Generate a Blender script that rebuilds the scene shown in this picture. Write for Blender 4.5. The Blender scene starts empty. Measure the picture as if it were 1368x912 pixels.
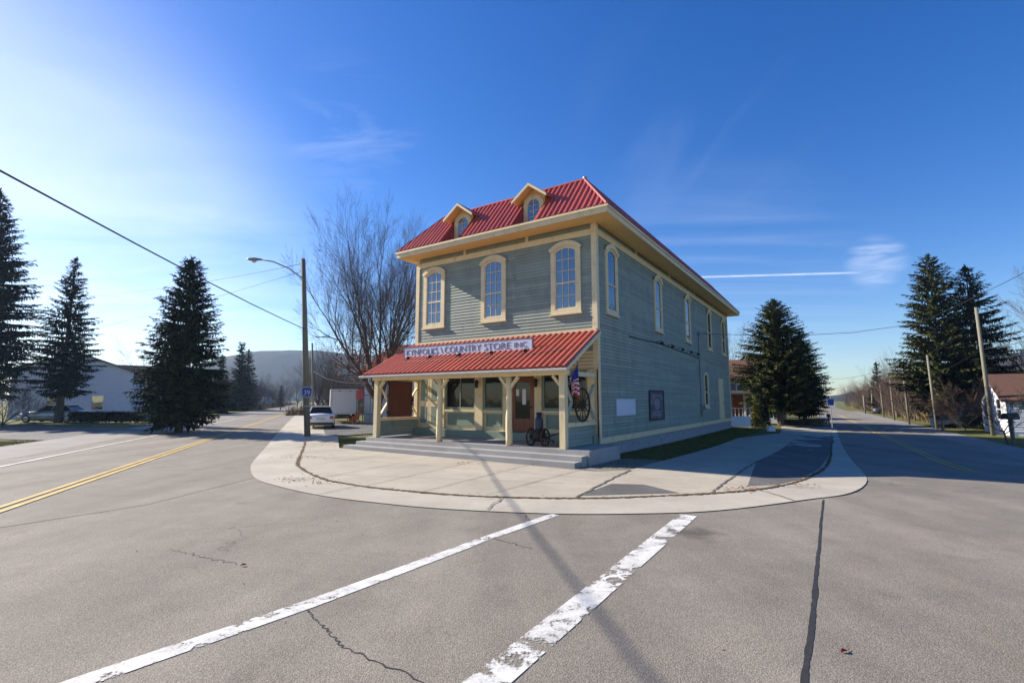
import bpy, bmesh, math, random
from mathutils import Vector, Matrix
R=math.radians
scene=bpy.context.scene
col=scene.collection
random.seed(7)

# ------------------------------------------------------------ camera frame
FPX=660.0; CAMH=1.9; PITCH=R(6.72)
TH=R(33.85)
SC=Vector((2.96,17.03,0))            # near corner of the store
BD=Vector((math.sin(TH),math.cos(TH),0)); MD=Vector((math.cos(TH),-math.sin(TH),0))
def _ray(x,y):
    X=(x-684)/FPX; Y=(456-y)/FPX; c,s=math.cos(PITCH),math.sin(PITCH)
    return Vector((X,c-Y*s,s+Y*c))
def _ss(t): t=max(0.0,min(1.0,t)); return t*t*(3-2*t)
def gz(x,y):
    # the lot falls gently away towards the far right
    px,py=x-SC.x,y-SC.y
    return -.38*_ss((px*MD.x+py*MD.y+3)/9)*_ss((px*BD.x+py*BD.y+5)/15)
def gp(x,y,z=0.0):
    r=_ray(x,y); h=z
    for k in range(8):
        t=(h-CAMH)/r.z; h=z+gz(r.x*t,r.y*t)
    return Vector((r.x*t,r.y*t,z))
def at(x,y,Y):
    r=_ray(x,y); k=Y/r.y; return Vector((r.x*k,Y,CAMH+r.z*k))
def st(x,y,z): return SC+MD*x+BD*y+Vector((0,0,z))

# ------------------------------------------------------------ materials
MATS={}
def nodes(name):
    m=bpy.data.materials.new(name); m.use_nodes=True
    nt=m.node_tree; b=nt.nodes['Principled BSDF']; MATS[name]=m
    return m,nt,b
def N(nt,t,**kw):
    n=nt.nodes.new(t)
    for k,v in kw.items():
        if k in n.inputs: n.inputs[k].default_value=v
        else: setattr(n,k,v)
    return n
def ramp(nt,fac,stops):
    r=nt.nodes.new('ShaderNodeValToRGB'); nt.links.new(fac,r.inputs[0])
    e=r.color_ramp.elements
    while len(e)<len(stops): e.new(0.5)
    for el,(p,c) in zip(e,stops):
        el.position=p; el.color=(c[0],c[1],c[2],1) if not isinstance(c,(int,float)) else (c,c,c,1)
    return r.outputs[0]
def mixc(nt,a,b,fac,mode='MIX'):
    m=nt.nodes.new('ShaderNodeMix'); m.data_type='RGBA'; m.blend_type=mode
    for i,v in ((0,fac),(6,a),(7,b)):
        if hasattr(v,'links'): nt.links.new(v,m.inputs[i])
        elif isinstance(v,(int,float)): m.inputs[i].default_value=v if i==0 else (v,v,v,1)
        else: m.inputs[i].default_value=(v[0],v[1],v[2],1)
    return m.outputs[2]
def mth(nt,op,a,b=None,clamp=False):
    m=nt.nodes.new('ShaderNodeMath'); m.operation=op; m.use_clamp=clamp
    for i,v in ((0,a),(1,b)):
        if v is None: continue
        if hasattr(v,'links'): nt.links.new(v,m.inputs[i])
        else: m.inputs[i].default_value=v
    return m.outputs[0]
def coord(nt,kind='Object',scale=(1,1,1)):
    tc=nt.nodes.new('ShaderNodeTexCoord'); mp=nt.nodes.new('ShaderNodeMapping')
    nt.links.new(tc.outputs[kind],mp.inputs[0]); mp.inputs['Scale'].default_value=scale
    return mp.outputs[0]
def noise(nt,vec,scale,detail=4,rough=.55,dist=0):
    n=N(nt,'ShaderNodeTexNoise'); n.inputs['Scale'].default_value=scale; n.inputs['Detail'].default_value=detail
    n.inputs['Roughness'].default_value=rough; n.inputs['Distortion'].default_value=dist
    nt.links.new(vec,n.inputs['Vector']); return n.outputs['Fac']
def bump(nt,b,h,strength=.3,dist=.01):
    bp=N(nt,'ShaderNodeBump'); bp.inputs['Strength'].default_value=strength; bp.inputs['Distance'].default_value=dist
    nt.links.new(h,bp.inputs['Height']); nt.links.new(bp.outputs[0],b.inputs['Normal'])
def mat(name,c,var=.18,scale=3.0,rough=.7,spec=.3,metal=0,stretch=(1,1,1),bmp=0,bscale=40,dirt=None):
    m,nt,b=nodes(name)
    v=coord(nt,'Object',stretch)
    n1=noise(nt,v,scale,5); n2=noise(nt,v,scale*9,4)
    f=mth(nt,'ADD',mth(nt,'MULTIPLY',n1,.65),mth(nt,'MULTIPLY',n2,.35))
    lo=[x*(1-var) for x in c]; hi=[min(1,x*(1+var)) for x in c]
    cc=ramp(nt,f,[(.3,lo),(.7,hi)])
    if dirt:
        dm=ramp(nt,noise(nt,v,dirt[1],6,.65),[(dirt[2],0.0),(dirt[2]+.15,1.0)])
        cc=mixc(nt,cc,dirt[0],dm)
    nt.links.new(cc,b.inputs['Base Color'])
    b.inputs['Roughness'].default_value=rough; b.inputs['Specular IOR Level'].default_value=spec; b.inputs['Metallic'].default_value=metal
    if bmp: bump(nt,b,noise(nt,v,bscale,4),bmp)
    return m
def glass(name,c=(.012,.016,.022),rough=.03,spec=.9):
    m,nt,b=nodes(name)
    v=coord(nt,'Object')
    n=noise(nt,v,1.3,2)
    cc=ramp(nt,n,[(.35,[x*.6 for x in c]),(.7,[x*1.6 for x in c])])
    nt.links.new(cc,b.inputs['Base Color'])
    b.inputs['Roughness'].default_value=rough; b.inputs['Specular IOR Level'].default_value=spec; b.inputs['IOR'].default_value=1.6 if spec<.5 else 2.1
    bump(nt,b,noise(nt,v,1.1,2),.12,.05)
    return m

def asphalt_mat(name,lo,hi,tan):
    m,nt,b=nodes(name); v=coord(nt)
    big=noise(nt,v,.30,6,.62,.4); mid=noise(nt,v,1.7,5,.6); fine=noise(nt,v,55,3,.7); 
    vor=N(nt,'ShaderNodeTexVoronoi'); vor.inputs['Scale'].default_value=95; nt.links.new(v,vor.inputs['Vector'])
    base=ramp(nt,mth(nt,'ADD',mth(nt,'MULTIPLY',big,.6),mth(nt,'MULTIPLY',mid,.4)),[(.33,lo),(.5,tan),(.68,hi)])
    g=ramp(nt,mth(nt,'ADD',mth(nt,'MULTIPLY',fine,.55),mth(nt,'MULTIPLY',vor.outputs['Distance'],.75)),[(.3,.42),(.55,1.0),(.8,1.45)])
    c=mixc(nt,base,g,1.0,'MULTIPLY')
    # oil stains and repaired spots
    spot=ramp(nt,noise(nt,v,.9,3,.5,.6),[(.66,0.0),(.78,.45)])
    c=mixc(nt,c,[x*.45 for x in lo],spot)
    # old oil stain by the crosswalk
    vm=N(nt,'ShaderNodeVectorMath'); vm.operation='DISTANCE'; nt.links.new(v,vm.inputs[0]); vm.inputs[1].default_value=(2.65,7.35,0)
    d=mth(nt,'ADD',vm.outputs['Value'],mth(nt,'MULTIPLY',mth(nt,'SUBTRACT',noise(nt,v,2.2,6,.7),.5),1.3))
    c=mixc(nt,c,[x*.4 for x in lo],ramp(nt,d,[(.05,.65),(.42,0.0)]))
    # wheel-worn streaks
    w=noise(nt,coord(nt,'Object',(.9,.06,1)),1.0,3)
    c=mixc(nt,c,ramp(nt,w,[(.35,.86),(.65,1.1)]),1.0,'MULTIPLY')
    # hairline cracks
    vc=N(nt,'ShaderNodeTexVoronoi'); vc.feature='DISTANCE_TO_EDGE'; vc.inputs['Scale'].default_value=.28
    wv=N(nt,'ShaderNodeVectorMath'); wv.operation='ADD'
    nn=N(nt,'ShaderNodeTexNoise'); nn.inputs['Scale'].default_value=1.6; nn.inputs['Detail'].default_value=5; nt.links.new(v,nn.inputs['Vector'])
    sc=N(nt,'ShaderNodeVectorMath'); sc.operation='SCALE'; sc.inputs['Scale'].default_value=1.5; nt.links.new(nn.outputs['Color'],sc.inputs[0])
    nt.links.new(v,wv.inputs[0]); nt.links.new(sc.outputs[0],wv.inputs[1]); nt.links.new(wv.outputs[0],vc.inputs['Vector'])
    crk=mth(nt,'MULTIPLY',ramp(nt,vc.outputs['Distance'],[(.0,1.0),(.006,0.0)]),ramp(nt,noise(nt,v,.35,2),[(.5,0.0),(.6,.55)]))
    c=mixc(nt,c,[x*.3 for x in lo],crk)
    nt.links.new(c,b.inputs['Base Color']); b.inputs['Roughness'].default_value=.88; b.inputs['Specular IOR Level'].default_value=.25
    bump(nt,b,mth(nt,'ADD',vor.outputs['Distance'],fine),.5,.006)
    return m
def concrete_mat(name,c,dark):
    m,nt,b=nodes(name); v=coord(nt)
    big=noise(nt,v,.5,6,.65); fine=noise(nt,v,60,3,.7); st_=noise(nt,v,2.3,6,.7,.5)
    cc=ramp(nt,big,[(.3,[x*.8 for x in c]),(.7,[x*1.12 for x in c])])
    cc=mixc(nt,cc,dark,ramp(nt,st_,[(.55,0.0),(.75,.55)]))
    cc=mixc(nt,cc,ramp(nt,fine,[(.3,.8),(.7,1.15)]),1.0,'MULTIPLY')
    nt.links.new(cc,b.inputs['Base Color']); b.inputs['Roughness'].default_value=.85; b.inputs['Specular IOR Level'].default_value=.25
    bump(nt,b,fine,.25,.004); return m
def paint_mat(name,c,wear,scale):
    m,nt,b=nodes(name); v=coord(nt)
    tc=nt.nodes.new('ShaderNodeTexCoord'); sep=N(nt,'ShaderNodeSeparateXYZ'); nt.links.new(tc.outputs['UV'],sep.inputs[0])
    e=mth(nt,'ABSOLUTE',mth(nt,'SUBTRACT',sep.outputs[0],.5))       # 0 centre .5 edge
    n=noise(nt,v,scale,8,.62,.8); n2=noise(nt,v,scale*.33,3); n3=noise(nt,v,45,3)
    k=mth(nt,'ADD',mth(nt,'MULTIPLY',n,.6),mth(nt,'MULTIPLY',n2,.4))
    k=mth(nt,'ADD',k,mth(nt,'MULTIPLY',n3,.12))
    k=mth(nt,'SUBTRACT',k,mth(nt,'MULTIPLY',mth(nt,'POWER',mth(nt,'MULTIPLY',e,2.0),6.0),.035))
    vis=ramp(nt,k,[(wear-.012,0.0),(wear+.03,1.0)])
    cc=ramp(nt,mth(nt,'ADD',mth(nt,'MULTIPLY',n3,.35),mth(nt,'MULTIPLY',n,.65)),[(.38,[x*.5 for x in c]),(.62,c)])
    nt.links.new(cc,b.inputs['Base Color']); b.inputs['Roughness'].default_value=.75
    tr=N(nt,'ShaderNodeBsdfTransparent'); mx=N(nt,'ShaderNodeMixShader')
    nt.links.new(vis,mx.inputs[0]); nt.links.new(tr.outputs[0],mx.inputs[1]); nt.links.new(b.outputs[0],mx.inputs[2])
    nt.links.new(mx.outputs[0],nt.nodes['Material Output'].inputs[0]); return m
def needle_mat(name,lo,hi,sc=.9):
    m,nt,b=nodes(name); v=coord(nt)
    gi=N(nt,'ShaderNodeNewGeometry')
    f=mth(nt,'ADD',mth(nt,'MULTIPLY',noise(nt,v,sc,3),.6),mth(nt,'MULTIPLY',gi.outputs['Random Per Island'],.4))
    c=ramp(nt,f,[(.3,lo),(.65,hi)])
    nt.links.new(c,b.inputs['Base Color']); b.inputs['Roughness'].default_value=.85; b.inputs['Specular IOR Level'].default_value=.04
    return m
def grass_mat(name,stops,s=1.0):
    m,nt,b=nodes(name); v=coord(nt)
    f=mth(nt,'ADD',mth(nt,'MULTIPLY',noise(nt,v,.35*s,5,.6),.5),mth(nt,'MULTIPLY',noise(nt,v,6*s,6,.7),.5))
    nt.links.new(ramp(nt,f,stops),b.inputs['Base Color']); b.inputs['Roughness'].default_value=.9; b.inputs['Specular IOR Level'].default_value=.1
    bump(nt,b,noise(nt,v,30,4,.7),.8,.03); return m

M=dict(
 asphalt=asphalt_mat('asphalt',(.152,.136,.112),(.230,.206,.170),(.190,.170,.140)),
 asphalt_r=asphalt_mat('asphalt_road',(.15,.138,.128),(.21,.195,.18),(.18,.165,.152)),
 asphalt_dark=asphalt_mat('asphalt_dark',(.09,.088,.086),(.13,.125,.12),(.11,.106,.10)),
 tar=mat('tar',(.035,.034,.034),.3,8,.7),
 concrete=concrete_mat('concrete',(.425,.38,.30),(.30,.27,.22)),
 concrete_b=concrete_mat('concrete_band',(.445,.405,.33),(.34,.31,.26)),
 concrete_s=concrete_mat('concrete_step',(.37,.355,.335),(.28,.265,.25)),
 shoulder=concrete_mat('shoulder_gravel',(.25,.232,.21),(.24,.225,.2)),
 dirt=mat('dirt_litter',(.13,.085,.045),.5,14,.95,.1,bmp=.6),
 joint=mat('joint',(.17,.15,.125),.3,6,.95,.1),
 white=paint_mat('white_paint',(.78,.765,.72),.476,5.0),
 white_worn=paint_mat('white_paint_worn',(.74,.725,.68),.503,4.2),
 white_far=paint_mat('white_paint_far',(.72,.71,.68),.40,3.0),
 yellow=paint_mat('yellow_paint',(.72,.47,.10),.38,3.0),
 lawn=grass_mat('lawn',[(.3,(.065,.07,.02)),(.5,(.13,.13,.04)),(.7,(.20,.165,.075))]),
 blade=needle_mat('grass_blade',(.05,.065,.015),(.19,.17,.06),2.0),
 siding=mat('siding_paint',(.285,.318,.262),.14,1.0,.6,.25,stretch=(1.5,1.5,.8),dirt=((.20,.235,.195),1.6,.56)),
 cream=mat('cream_trim',(.74,.60,.365),.10,2.5,.55,.3,dirt=((.56,.44,.27),4,.56)),
 cream_bounce=mat('cream_trim_bounce',(.80,.53,.19),.08,2.0,.55,.3),  # cream trim with the warm bounced light under the eaves put into its colour
 post=mat('cream_post',(.66,.53,.31),.16,6,.6,.3,stretch=(1,1,.2),dirt=((.42,.34,.22),7,.6)),
 green_trim=mat('sage_trim',(.22,.27,.21),.12,3,.55,.3),
 sage_lt=mat('sage_brace',(.34,.38,.33),.12,3,.6,.3),
 red=mat('red_metal_roof',(.43,.080,.060),.20,1.3,.45,.45,stretch=(2.2,.5,.5),dirt=((.30,.06,.055),2.2,.55)),
 red_dk=mat('red_flashing',(.30,.05,.05),.15,3,.5,.4),
 red_porch=mat('red_porch_roof',(.47,.125,.075),.22,1.5,.48,.45,stretch=(2.4,.5,.5),dirt=((.33,.10,.075),2.4,.55)),
 gutter=mat('gutter_metal',(.5,.47,.42),.15,5,.45,.5),
 found=mat('foundation_block',(.30,.31,.33),.2,5,.9,.2,bmp=.5,dirt=((.2,.2,.2),3,.55)),
 glass=glass('window_glass'),
 glass_dk=glass('shop_glass',(.006,.007,.009),.06,spec=.35),
 door=mat('door_wood',(.21,.055,.014),.25,5,.4,.4,stretch=(3,3,.5)),
 board=mat('brown_board',(.13,.035,.018),.25,4,.6,.3,stretch=(3,3,.4)),
 black=mat('black_iron',(.018,.018,.02),.3,8,.5,.4),
 rust=mat('rusty_iron',(.06,.03,.018),.4,12,.8,.2),
 bluecan=mat('blue_enamel',(.014,.02,.05),.25,6,.4,.5),
 sign_face=mat('sign_board',(.54,.57,.66),.14,6,.6,.3,dirt=((.36,.38,.46),7,.55)),
 sign_ink=mat('sign_ink',(.10,.11,.22),.3,14,.6,.3),
 sign_edge=mat('sign_edge',(.10,.10,.19),.2,6,.6,.3),
 white_sign=mat('white_sign',(.66,.66,.74),.06,3,.5,.3),
 faded=mat('faded_mural',(.13,.115,.13),.35,3.5,.7,.2,dirt=((.27,.25,.26),4.5,.52)),
 faded_lt=mat('faded_mural_light',(.24,.225,.235),.3,9,.7,.2),
 faded_dk=mat('faded_mural_edge',(.06,.05,.065),.3,7,.7,.2),
 wood_pole=mat('weathered_pole',(.17,.155,.12),.3,4,.85,.15,stretch=(6,6,.5),dirt=((.10,.12,.07),2,.55)),
 wood_pole_lt=mat('pale_pole',(.21,.195,.145),.25,4,.85,.15,stretch=(6,6,.5)),
 steel=mat('galvanised',(.42,.43,.44),.12,6,.4,.5,metal=.6),
 lampgrey=mat('lamp_grey',(.25,.25,.25),.15,6,.5,.4),
 lens=mat('lamp_lens',(.5,.5,.48),.1,6,.2,.5),
 cable=mat('cable_black',(.02,.02,.022),.2,6,.6,.3),
 cable_w=mat('cable_pale',(.55,.55,.57),.1,6,.6,.3),
 signblue=mat('route_blue',(.012,.05,.26),.12,5,.4,.4),
 signyel=mat('route_yellow',(.80,.70,.55),.08,6,.5,.3),
 bark=mat('bark',(.095,.075,.06),.35,7,.9,.1,stretch=(1,1,.3),bmp=.6,bscale=18),
 twig=mat('twig',(.105,.078,.060),.35,3,.9,.1),
 twig_r=mat('twig_reddish',(.125,.085,.062),.35,2,.9,.1),
 brownleaf=needle_mat('brown_leaf',(.12,.04,.015),(.28,.10,.03),2.0),
 needle=needle_mat('spruce_needles',(.010,.018,.010),(.035,.050,.022)),
 needle_b=needle_mat('blue_spruce_needles',(.010,.018,.014),(.028,.044,.032)),
 needle_g=needle_mat('green_spruce_needles',(.026,.040,.014),(.10,.108,.036)),
 hedge=needle_mat('hedge_leaf',(.008,.014,.007),(.03,.045,.02)),
 bush=needle_mat('yellow_bush',(.06,.06,.012),(.20,.17,.05)),
 dry=needle_mat('dry_stems',(.10,.07,.035),(.26,.19,.10)),
 wallw=mat('white_clapboard',(.70,.71,.74),.06,2,.6,.3,dirt=((.55,.56,.6),3,.62)),
 wallg=mat('grey_clapboard',(.22,.22,.25),.1,2,.6,.3),
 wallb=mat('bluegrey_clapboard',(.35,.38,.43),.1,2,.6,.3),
 shingle=mat('dark_shingle',(.055,.052,.055),.3,12,.9,.1,bmp=.4),
 shingle_b=mat('brown_shingle',(.125,.068,.05),.25,10,.9,.1,bmp=.4),
 shingle_r=mat('red_shingle',(.19,.06,.045),.25,10,.9,.1,bmp=.4),
 shingle_g=mat('grey_shingle',(.20,.19,.19),.25,10,.9,.1,bmp=.4),
 carw=mat('white_car_paint',(.74,.75,.77),.02,2,.18,.6),
 cars=mat('silver_car_paint',(.42,.44,.47),.03,2,.2,.6,metal=.3),
 card=mat('dark_car_paint',(.04,.045,.055),.05,2,.2,.6),
 tyre=mat('tyre',(.02,.02,.02),.2,9,.8,.2),
 rim=mat('wheel_rim',(.40,.40,.41),.08,6,.3,.6,metal=.7),
 tail=mat('tail_light',(.42,.012,.012),.1,6,.25,.6),
 plate=mat('plate',(.55,.5,.35),.1,9,.5,.3),
 plastic=mat('black_plastic',(.025,.025,.027),.15,6,.5,.4),
 boxw=mat('truck_box',(.62,.63,.64),.05,1.5,.45,.4,dirt=((.45,.44,.42),2.5,.62)),
 orange=mat('orange_paint',(.75,.14,.015),.1,5,.5,.4),
 greenw=mat('green_frame',(.14,.22,.18),.2,4,.6,.3),
 flagr=mat('flag_red',(.42,.03,.04),.15,9,.8,.1), flagw=mat('flag_white',(.66,.62,.62),.08,9,.8,.1), flagb=mat('flag_blue',(.03,.04,.19),.15,9,.8,.1),
 pinkflag=mat('faded_red_flag',(.55,.12,.12),.2,4,.8,.1),
 mailbox=mat('mailbox_black',(.025,.025,.03),.2,6,.5,.4),
 blueback=mat('blue_sign',(.03,.08,.30),.1,5,.5,.3),
 redleaf=mat('red_leaf',(.25,.04,.025),.3,20,.8,.1),
 hill=grass_mat('hill_woods',[(.3,(.009,.014,.014)),(.5,(.019,.023,.021)),(.7,(.034,.035,.030))],.12),
 fieldhill=grass_mat('hill_clearing',[(.3,(.17,.18,.10)),(.7,(.3,.29,.2))],.1),
 yard=mat('yard_stone',(.35,.33,.3),.2,6,.9,.2),
)

m_=M['siding']; nt_=m_.node_tree; b_=nt_.nodes['Principled BSDF']
tc_=nt_.nodes.new('ShaderNodeTexCoord'); sp_=nt_.nodes.new('ShaderNodeSeparateXYZ'); nt_.links.new(tc_.outputs['Object'],sp_.inputs[0])
cb_=nt_.nodes.new('ShaderNodeCombineXYZ'); nt_.links.new(mth(nt_,'ADD',sp_.outputs[0],sp_.outputs[1]),cb_.inputs[0]); nt_.links.new(mth(nt_,'SUBTRACT',sp_.outputs[2],.55),cb_.inputs[1])
br_=nt_.nodes.new('ShaderNodeTexBrick'); nt_.links.new(cb_.outputs[0],br_.inputs['Vector']); br_.offset=.37; br_.offset_frequency=3
br_.inputs['Scale'].default_value=1; br_.inputs['Brick Width'].default_value=3.4; br_.inputs['Row Height'].default_value=.122; br_.inputs['Mortar Size'].default_value=.004
br_.inputs['Color1'].default_value=(.84,.85,.86,1); br_.inputs['Color2'].default_value=(1.1,1.1,1.08,1); br_.inputs['Mortar'].default_value=(.55,.55,.55,1); br_.inputs['Bias'].default_value=0
src_=b_.inputs['Base Color'].links[0].from_socket
nt_.links.new(mixc(nt_,src_,br_.outputs['Color'],1.0,'MULTIPLY'),b_.inputs['Base Color'])
# ------------------------------------------------------------ mesh builder
class MB:
    def __init__(s): s.v=[]; s.f=[]; s.m=[]; s.uv={}
    def add(s,vs,fs,mi=0):
        o=len(s.v); s.v+= [tuple(v) for v in vs]
        for f in fs: s.f.append(tuple(o+i for i in f)); s.m.append(mi)
    def box(s,x0,x1,y0,y1,z0,z1,mi=0,mp=None):
        vs=[(x,y,z) for z in (z0,z1) for y in (y0,y1) for x in (x0,x1)]
        if mp: vs=[mp(*v) for v in vs]
        s.add(vs,[(0,2,3,1),(4,5,7,6),(0,1,5,4),(2,6,7,3),(0,4,6,2),(1,3,7,5)],mi); return s
    def bar(s,p,q,w,h=None,mi=0,up=(0,0,1)):
        p,q=Vector(p),Vector(q); h=h or w; d=(q-p).normalized(); u=Vector(up)
        if abs(d.dot(u))>.98: u=Vector((1,0,0))
        a=d.cross(u).normalized(); b=a.cross(d).normalized()
        vs=[c+a*(w/2*i)+b*(h/2*j) for c in (p,q) for i,j in ((-1,-1),(1,-1),(1,1),(-1,1))]
        s.add(vs,[(3,2,1,0),(4,5,6,7),(0,1,5,4),(1,2,6,5),(2,3,7,6),(3,0,4,7)],mi); return s
    def tube(s,pts,rad,n=8,mi=0,cap=True):
        pts=[Vector(p) for p in pts]
        if not hasattr(rad,'__len__'): rad=[rad]*len(pts)
        vs=[];fs=[]; pa=None
        for i,p in enumerate(pts):
            d=(pts[min(i+1,len(pts)-1)]-pts[max(i-1,0)]).normalized()
            if pa is None:
                u=Vector((0,0,1)) if abs(d.z)<.9 else Vector((1,0,0)); pa=d.cross(u).normalized()
            else:
                pa=(pa-d*pa.dot(d)).normalized()
            pb=d.cross(pa)
            for k in range(n):
                t=2*math.pi*k/n; vs.append(p+(pa*math.cos(t)+pb*math.sin(t))*rad[i])
        for i in range(len(pts)-1):
            for k in range(n): fs.append((i*n+k,i*n+(k+1)%n,(i+1)*n+(k+1)%n,(i+1)*n+k))
        if cap: fs.append(tuple(range(n-1,-1,-1))); fs.append(tuple((len(pts)-1)*n+k for k in range(n)))
        s.add(vs,fs,mi); return s
    def lathe(s,c,prof,n=16,mi=0,axis='z',a0=0,a1=2*math.pi):
        c=Vector(c); vs=[];fs=[]
        full=abs(a1-a0-2*math.pi)<1e-6; k=n if full else n+1
        for r,h in prof:
            for i in range(k):
                t=a0+(a1-a0)*i/n
                if axis=='z': vs.append(c+Vector((r*math.cos(t),r*math.sin(t),h)))
                elif axis=='x': vs.append(c+Vector((h,r*math.cos(t),r*math.sin(t))))
                else: vs.append(c+Vector((r*math.cos(t),h,r*math.sin(t))))
        for j in range(len(prof)-1):
            for i in range(n if full else n): fs.append((j*k+i,j*k+(i+1)%k,(j+1)*k+(i+1)%k,(j+1)*k+i))
        s.add(vs,fs,mi); return s
    def prism(s,poly,mp,d0,d1,mi=0):
        n=len(poly); vs=[mp(x,z,d0) for x,z in poly]+[mp(x,z,d1) for x,z in poly]
        s.add(vs,[tuple(range(n)),tuple(range(2*n-1,n-1,-1))]+[(i,(i+1)%n,n+(i+1)%n,n+i) for i in range(n)],mi); return s
    def ring(s,outer,inner,mp,d0,d1,mi=0):
        n=len(outer); vs=[]
        for d in (d0,d1):
            vs+=[mp(x,z,d) for x,z in outer]+[mp(x,z,d) for x,z in inner]
        fs=[]
        for i in range(n):
            j=(i+1)%n
            fs+=[(2*n+i,2*n+j,3*n+j,3*n+i),(i,j,2*n+j,2*n+i),(n+i,n+j,3*n+j,3*n+i),(i,j,n+j,n+i)]
        s.add(vs,fs,mi); return s
    def ribbon(s,pts,w,z,mi=0,cl=True):
        """flat strip along 2-D polyline; w one width or list"""
        pts=[Vector((p[0],p[1],0)) for p in pts]; n=len(pts)
        if not hasattr(w,'__len__'): w=[w]*n
        L=0;rows=[]
        o=len(s.v)
        for i,p in enumerate(pts):
            d=(pts[min(i+1,n-1)]-pts[max(i-1,0)]).normalized(); nn=Vector((-d.y,d.x,0))
            if i: L+=(p-pts[i-1]).length
            a=p+nn*w[i]/2; b=p-nn*w[i]/2
            s.v+=[(a.x,a.y,z),(b.x,b.y,z)]; rows.append(L)
        for i in range(n-1):
            s.uv[len(s.f)]=[(0,rows[i]),(1,rows[i]),(1,rows[i+1]),(0,rows[i+1])]
            s.f.append((o+2*i,o+2*i+1,o+2*i+3,o+2*i+2)); s.m.append(mi)
        return s
    def build(s,name,mats,parent=None,smooth=False,recalc=True):
        me=bpy.data.meshes.new(name); me.from_pydata(s.v,[],s.f)
        if not isinstance(mats,(list,tuple)): mats=[mats]
        for m in mats: me.materials.append(m)
        if len(mats)>1: me.polygons.foreach_set('material_index',s.m)
        if s.uv:
            ul=me.uv_layers.new(name='UVMap')
            for p in me.polygons:
                if p.index in s.uv:
                    for li,u in zip(p.loop_indices,s.uv[p.index]): ul.data[li].uv=u
        if recalc and len(s.f)<60000:
            bm=bmesh.new(); bm.from_mesh(me); bmesh.ops.recalc_face_normals(bm,faces=bm.faces[:]); bm.to_mesh(me); bm.free()
        if smooth: me.polygons.foreach_set('use_smooth',[True]*len(me.polygons))
        me.update()
        o=bpy.data.objects.new(name,me); col.objects.link(o)
        if parent is not None: o.parent=parent
        return o
def tag(o,label=None,cat=None,group=None,kind=None):
    if label: o['label']=label
    if cat: o['category']=cat
    if group: o['group']=group
    if kind: o['kind']=kind
    return o
def empty(name,loc,rz=0,label=None,cat=None,group=None):
    o=bpy.data.objects.new(name,None); col.objects.link(o); o.location=loc; o.rotation_euler=(0,0,rz); o.empty_display_size=.2
    return tag(o,label,cat,group)
def kids(o): return list(o.children)
def copy_tree(o,parent=None):
    c=o.copy(); col.objects.link(c)
    if parent is not None: c.parent=parent
    for ch in kids(o): copy_tree(ch,c)
    return c
def smooth_line(pts,n=6):
    P=[Vector((p[0],p[1],0)) for p in pts]; out=[]
    for i in range(len(P)-1):
        p0=P[max(i-1,0)];p1=P[i];p2=P[i+1];p3=P[min(i+2,len(P)-1)]
        for k in range(n):
            t=k/n
            q=.5*((2*p1)+(p2-p0)*t+(2*p0-5*p1+4*p2-p3)*t*t+(3*p1-p0-3*p2+p3)*t**3); out.append((q.x,q.y))
    out.append((P[-1].x,P[-1].y)); return out
def sheet(name,pts,z,m,kind='structure'):
    bm=bmesh.new(); vs=[bm.verts.new((p[0],p[1],z)) for p in pts]
    f=bm.faces.new(vs); f.normal_update()
    if f.normal.z<0: f.normal_flip()
    bmesh.ops.triangulate(bm,faces=bm.faces[:])
    me=bpy.data.meshes.new(name); bm.to_mesh(me); bm.free(); me.materials.append(m)
    o=bpy.data.objects.new(name,me); col.objects.link(o); tag(o,kind=kind); return o
#%%SETTING
# ------------------------------------------------------------ ground, roads, paving
d1=Vector((-.350,.937,0)); r1=Vector((.937,.350,0))
d2=Vector((.508,.861,0)); r2=Vector((.861,-.508,0))
def L1(p,t): v=r1*p+d1*t; return (v.x,v.y)
def L2(p,t): v=r2*p+d2*t; return (v.x,v.y)
sheet('ground',[(-1480,-370),(1480,-370),(1480,1480),(-1480,1480)],-.03,M['lawn'])
sheet('intersection',[(-16,-30),(26,-30),(24,2),(20,10),(15.5,13.5),(9,16),(-4,18),(-9,20),(-15,13)],0,M['asphalt'])
sheet('left_road',[L1(-9.5,420),L1(-3.3,420),L1(-3.0,75),L1(-2.5,35),L1(-1.5,14),L1(-3,11),L1(-9.5,6)],.004,M['asphalt'])
far=[];near=[]
RC=[(-30,4.15),(20,4.15),(38,4.2)]
cl=[Vector(L2(4.15,-30)+(0,)),Vector(L2(4.15,20)+(0,)),Vector(L2(4.1,40)+(0,))]
p=cl[-1].copy()
for k in range(14):
    a=R(30.6+min(k*.25,1.6)); p=p+Vector((math.sin(a),math.cos(a),0))*30; cl.append(p.copy())
def offs(line,o):
    out=[]
    for i,q in enumerate(line):
        d=(line[min(i+1,len(line)-1)]-line[max(i-1,0)]).normalized(); out.append((q.x+d.y*o,q.y-d.x*o))
    return out
sheet('right_road',offs(cl,-2.95)+offs(cl,2.85)[::-1],.008,M['asphalt'])
sheet('right_road_shoulder',offs(cl,2.85)[1:]+offs(cl,4.6)[1:][::-1],.004,M['shoulder'])
sheet('left_road_shoulder',[L1(-9.5,8),L1(-9.5,200),L1(-11.0,200),L1(-12.2,40),L1(-12.5,8)],.008,M['shoulder'])
sheet('side_street',[(-20,23.2),(-21.5,31.5),(-90,47),(-90,41)],.0,M['asphalt_dark'])
sheet('left_forecourt',[(-22.5,32),(-20.5,30),(-60,38),(-62,44)],.012,M['asphalt_dark'])
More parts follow.
